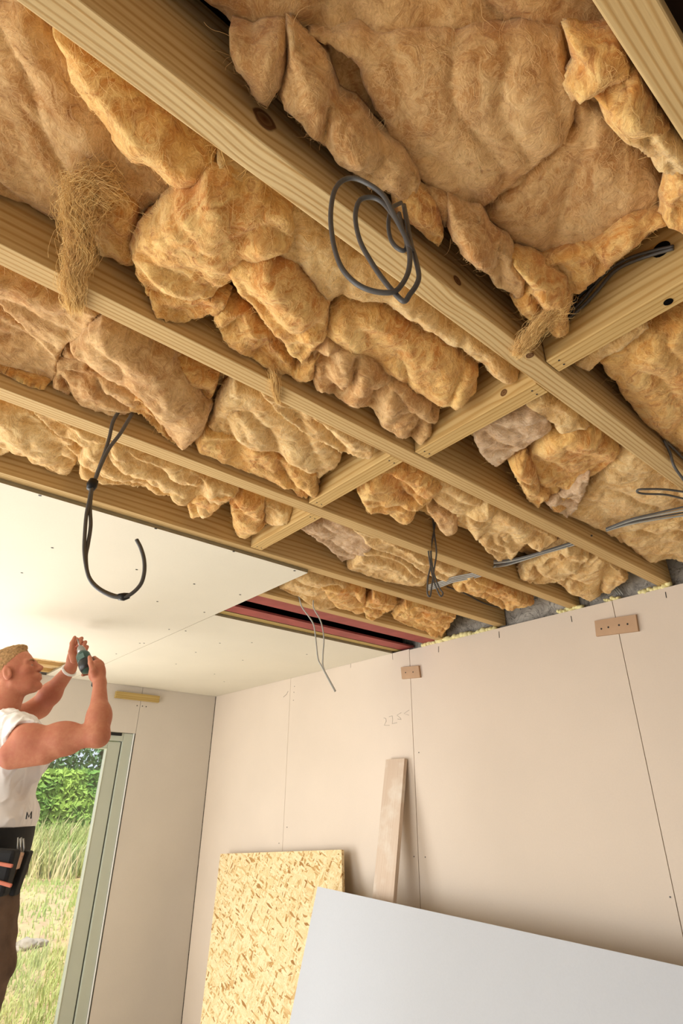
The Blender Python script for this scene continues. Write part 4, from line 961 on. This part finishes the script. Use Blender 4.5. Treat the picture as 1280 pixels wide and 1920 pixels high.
# neck and head
B_.cap(H(-.028, 0, -.045), nb+Z3*.0, .060, .068, .03); B_.cap(H(-.01, .0, -.05), nb+U3*.05-Z3*.03, .045, .05, .03)
hd = SDF(hc-.20, hc+.20, .0042)
for s in (B_,):
    s.ell(H(-.012, 0, .035), (.098, .077, .088), RH, .012)
    s.ell(H(.034, 0, -.022), (.058, .058, .084), RH, .02)
    s.ell(H(.036, 0, -.072), (.050, .051, .040), RH, .02)
    for sg in (-1, 1):
        s.cap(H(.0, sg*.052, -.055), H(.055, sg*.032, -.092), .018, .017, .02)
        s.ell(H(.060, sg*.040, -.016), (.026, .022, .022), RH, .015)
        s.cap(H(.082, sg*.006, .022), H(.070, sg*.044, .020), .012, .011, .012)
    s.ell(H(.076, 0, -.098), (.022, .024, .019), RH, .015)
    s.cap(H(.084, 0, .018), H(.108, 0, -.020), .009, .0125, .008)
    for sg in (-1, 1): s.ell(H(.099, sg*.012, -.025), (.011, .008, .008), RH, .005)
    s.ell(H(.086, 0, -.055), (.018, .026, .018), RH, .012)
    s.ell(H(.096, 0, -.050), (.009, .021, .0065), RH, .005); s.ell(H(.093, 0, -.067), (.010, .019, .007), RH, .005)
    s.cap(H(.108, -.018, -.0585), H(.108, .018, -.0585), .0055, .0055, .003, True)
    for sg in (-1, 1):
        s.ell(H(.089, sg*.031, .001), (.015, .015, .010), RH, .006, True)
        s.ell(H(.073, sg*.031, .004), (.0155, .0140, .0105), RH, .003); s.ell(H(.075, sg*.031, -.008), (.012, .0135, .006), RH, .003)
        s.ell(H(-.008, sg*.079, -.012), (.019, .010, .033), RH, .006)
        s.ell(H(-.004, sg*.091, -.008), (.011, .008, .019), RH, .004, True)
# near arm
mid = (Sn+En)/2
B_.cap(Sn, mid, .062, .056, .03); B_.cap(mid, En, .054, .040, .03)
B_.ell(Sn+U3*.02-F3*.015+Z3*.012, (.072, .052, .060), RB, .015)
B_.ell(Sn+(En-Sn)*.50+Z3*.034, (.075, .038, .036), RB, .018)           # biceps
B_.ell(Sn+(En-Sn)*.40-Z3*.034, (.100, .040, .034), RB, .018)           # triceps
B_.cap(Sn-U3*.05-Z3*.05, Sn+U3*.08-Z3*.045, .055, .04, .04)           # lat and armpit fold
B_.ell(En-Z3*.006+U3*.004, (.036, .036, .034), RB, .015)
fm = En+(Wn-En)*.35
B_.cap(En, fm, .041, .046, .03); B_.cap(fm, Wn, .043, .0265, .03); B_.ell(fm+U3*.004-Z3*.01, (.045, .042, .072), RB, .02)
# far arm
B_.cap(Sf, Ef, .060, .048, .03); fm2 = Ef+(Wf-Ef)*.35
B_.cap(Ef, fm2, .050, .052, .03); B_.cap(fm2, Wf, .047, .029, .03)
# far hand, raised, fingers curled at the top
def W2(x, y, v): return L3(x, y, v)
K0 = W2(140, 1219, 2.87)
B_.cap(Wf, K0-(K0-Wf)*.25, .026, .029, .012, flat=(F3, .8)); B_.ell((Wf+K0)/2+U3*.008, (.033, .026, .042), RB, .012)
for i in range(4):
    kx, ky = ((143, 1198), (153, 1197), (160, 1204), (163, 1213))[i]; b = W2(133+3*i, 1216+2*i, 2.92-.01*i); m1 = W2((kx+135+3*i)/2-1, ky+4, 2.915-.012*i); m2 = W2(kx, ky, 2.88-.015*i); t_ = W2(kx-3, ky+10, 2.845-.012*i)
    B_.chain([K0*.6+b*.4, b, m1, m2, t_], [.012, .0100, .0095, .0092, .0075], .002)
B_.chain([W2(138, 1238, 2.84), W2(133, 1222, 2.83), W2(135, 1206, 2.82), W2(140, 1195, 2.82)], [.016, .0125, .0105, .0085], .006)
# near hand round the grip
Kn = W2(182, 1250, 2.66)
B_.cap(Wn, Kn, .028, .033, .012, flat=(F3, .9)); B_.ell((Wn*.4+Kn*.6)-U3*.006, (.036, .033, .042), RB, .012)
for i in range(4):
    b = W2(186, 1241+8.0*i, 2.69); m1 = W2(177, 1234+8.6*i, 2.725); m2 = W2(164, 1238+8.2*i, 2.735); t_ = W2(155, 1243+7.5*i, 2.715)
    B_.chain([Kn*.5+b*.5, b, m1, m2, t_], [.013, .0115, .0100, .0090, .0078], .003)
B_.chain([W2(180, 1270, 2.625), W2(174, 1256, 2.60), W2(170, 1243, 2.60), W2(168, 1232, 2.615)], [.017, .0135, .0110, .0088], .006)
body = add_sdf(B_, 'body', m_skin, PR)
# eyes, brows, hair
for sg in (-1, 1):
    e = MB(); bm = bmesh.new(); bmesh.ops.create_icosphere(bm, subdivisions=2, radius=.0122); me = bpy.data.meshes.new('eye'); bm.to_mesh(me); bm.free()
    o = link('eye', me, plain('eye_white', (150, 130, 118), .2, .5), PR, True); o.location = Vector((H(.0755, sg*.031, -.0015)-root).tolist())
    MB().tube([Vector((H(*q)-root).tolist()) for q in ((.094, sg*.014, .020), (.092, sg*.030, .026), (.078, sg*.047, .021))], [.003, .004, .002], 6).build('eyebrow', m_hair, PR, True)
s = SDF(hc-.17, hc+.17, .004)
s.ell(H(-.013, 0, .036), (.0995, .0785, .0895), RH, .01); s.ell(H(.030, 0, .108), (.046, .046, .018), RH, .02); s.ell(H(-.03, 0, .112), (.06, .05, .016), RH, .02)
s.half(H(-.022*.6/1.0, 0, .024), -hf*.55+hu*.83); s.half(H(.078, 0, 0), -hf)
s.ell(H(-.004, -.085, -.010), (.030, .030, .040), RH, .004, True); s.ell(H(-.004, .085, -.010), (.030, .030, .040), RH, .004, True)
add_sdf(s, 'hair', m_hair, PR, .0035, 150)
# top
s = SDF(pel-np.array([.36, .36, .05]), chest+np.array([.36, .36, .36]), .005)
torso(s, .014, .03)
s.cap(chest+U3*.10, waist+U3*.075+Z3*.02, .045, .035, .03)
s.ell(L3(40, 1398, 2.50), (.115, .13, .125), RB, .004, True); s.cap(Sn, En, .075, .06, .004, True)
s.ell(Sf+U3*.03, (.11, .085, .105), RB, .004, True); s.cap(H(-.02, 0, -.05), nb+U3*.045-Z3*.012, .075, .082, .006, True)
s.half(pel+Z3*.128, Z3)
top = add_sdf(s, 'sleeveless_top', m_shirt, PR, .010, 11)
nrm_ = [v.normal.copy() for v in top.data.vertices]
for v in top.data.vertices:      # pulled folds running down from the shoulder
    q = Vector((v.co.x*5, v.co.y*5, v.co.z*2.2)); w = noise.noise(q*2.2); r_ = max(0, 1-abs(noise.noise(Vector((v.co.x*14+w*3, v.co.y*14, v.co.z*5+w*2))))*2.4)
    v.co += nrm_[v.index]*(r_**2*.010-.003)*min(1, max(0, (v.co.z+root[2]-(pel[2]+.135))/.06))
# letter on the top
lc = chest
M0 = [L3(px, py, 2.60) for px, py in ((49, 1536), (51, 1523), (54, 1532), (59, 1522), (58, 1535))]
b = MB(); b.tube([Vector((q-root).tolist()) for q in M0], .0032, 5); lm = b.build('printed_letter', m_blackp, PR)
# trousers
s = SDF(np.minimum(an, af)-np.array([.2, .2, .09]), np.maximum(pel, hipf)+np.array([.3, .3, .24]), .007)
s.ell(pel, (.122, .178, .135), RB, .03); s.cap(hipn, kn, .098, .082, .03); s.cap(kn, an+Z3*.02, .080, .070, .02); s.cap(hipf, kf, .098, .082, .03); s.cap(kf, af+Z3*.02, .080, .070, .02)
s.half(pel+Z3*.105, -Z3)
add_sdf(s, 'trousers', m_trous, PR, .012, 16)
for a in (an, af):
    s = SDF(a-np.array([.3, .3, .12]), a+np.array([.3, .3, .1]), .007); s.cap(a+Z3*.04, a-Z3*.02, .055, .05, .02); s.cap(a-Z3*.035-U3*.04, a-Z3*.045+U3*.15, .044, .038, .02); s.half(np.array([0, 0, .381]), Z3)
    add_sdf(s, 'boot', m_blackp, PR)
# belt and pouches
def ringpts(c, ru, rf, n=28): return [c+U3*ru*math.cos(2*math.pi*i/n)+F3*rf*math.sin(2*math.pi*i/n) for i in range(n+1)]
bc = pel+Z3*.085
s = SDF(bc-.28, bc+.28, .005); s.ell(bc-U3*.012, (.130, .184, .30), RB, .004); s.half(bc-Z3*.05, Z3); s.half(bc+Z3*.055, -Z3)
add_sdf(s, 'tool_belt', m_belt, PR)
def rb(name, c, hx, hy, hz, m, tilt=0, r=.012):
    ax = U3*math.cos(tilt)-Z3*math.sin(tilt); az = U3*math.sin(tilt)+Z3*math.cos(tilt); cc = c-root
    o = MB().obox(cc, ax*hx, F3*hy, az*hz).build(name, m, PR, bevel=r); return o
pch = rb('pouch', L3(-8, 1634, 2.545), .065, .03, .075, m_belt, .05)
rb('pouch_trim', L3(-9, 1618, 2.51), .068, .006, .006, m_coral, .14, .003).parent = pch
rb('pouch_trim', L3(-9, 1652, 2.51), .066, .006, .006, m_coral, .22, .003).parent = pch
rb('tool_holster', L3(40, 1636, 2.63), .012, .022, .075, m_belt, .14, .006)
rb('pouch_flap', L3(31, 1613, 2.60), .018, .02, .028, plain('pale_leather', (206, 168, 140), .8), .1, .004)
b = MB()
for dx in (0, 6): b.tube([Vector((L3(x+dx-4, y, 2.60)-root).tolist()) for x, y in ((38, 1570), (37, 1590), (40, 1606), (43, 1590), (42, 1572))], .0035, 6)
b.build('key_clip', m_grey, PR, True)
# wristband
b = MB(); axw = (Wf-Ef); axw = axw/np.linalg.norm(axw); w1 = np.cross(axw, Z3); w1 /= np.linalg.norm(w1); w2 = np.cross(axw, w1); c = Wf-axw*.012
b.tube([Vector((c+w1*.0325*math.cos(t)+w2*.0325*math.sin(t)-root).tolist()) for t in np.linspace(0, 2*math.pi, 25)], .0065, 8); b.build('wristband', m_white, PR, True)
# power drill, held: a thing of its own
a0, a1 = L3(165, 1256, 2.665), L3(148, 1207, 2.70); ax = (a1-a0)/np.linalg.norm(a1-a0)
D = empty('power_drill', a0); tag(D, 'dark teal and black cordless drill held in both hands', 'drill')
def dl(p): return Vector((np.array(p)-a0).tolist())
def along(t, off=0): return dl(a0+ax*t)
MB().tube([along(-.006), along(0), along(.02), along(.045), along(.05)], [.018, .030, .034, .034, .031], 20).build('motor_housing', m_blackp, D, True)
gh_ = MB().tube([along(.046), along(.052), along(.085), along(.098)], [.031, .0325, .031, .024], 20).build('gear_housing', m_teal, D, True)
MB().tube([along(-.010), along(-.004), along(.004)], [.012, .024, .030], 18).build('end_cap', m_teal, D, True)
MB().tube([along(.096), along(.12), along(.135), along(.142)], [.019, .0185, .013, .007], 18).build('chuck', m_grey, D, True)
MB().tube([along(.14), along(.185)], .003, 8).build('drill_bit', m_grey, D, True)
hd0, hd1 = a0+ax*.03, L3(181, 1262, 2.70)
MB().tube([dl(hd0), dl((hd0+hd1)/2), dl(hd1)], [.024, .021, .021], 14).build('handle', m_blackp, D, True)
o = MB().obox(dl(L3(184, 1282, 2.76)), U3*.022, F3*.028, Z3*.018).build('battery', m_blackp, D, bevel=.006)
cR = np.cross(ax, F3); cR /= np.linalg.norm(cR)
lb = a0+ax*.071-F3*.0325; MB().obox(dl(lb), cR*.014, F3*.0012, ax*.014).build('label_plate', plain('grey_label', (92, 116, 108), .5), gh_, bevel=.001)
# work platform under the boots
H0 = empty('work_platform', (root[0]+.02, root[1], 0)); tag(H0, 'low work platform under the boots of the person', 'platform')
MB().obox((0, 0, .362), U3*.45, F3*.26, Z3*.018).build('deck', m_grey, H0, bevel=.004)
for i in (-1, 1):
    for j in (-1, 1): MB().obox(Vector((U3*.40*i+F3*.22*j).tolist())+Vector((0, 0, .172)), U3*.018, F3*.018, Z3*.172).build('leg', m_grey, H0)
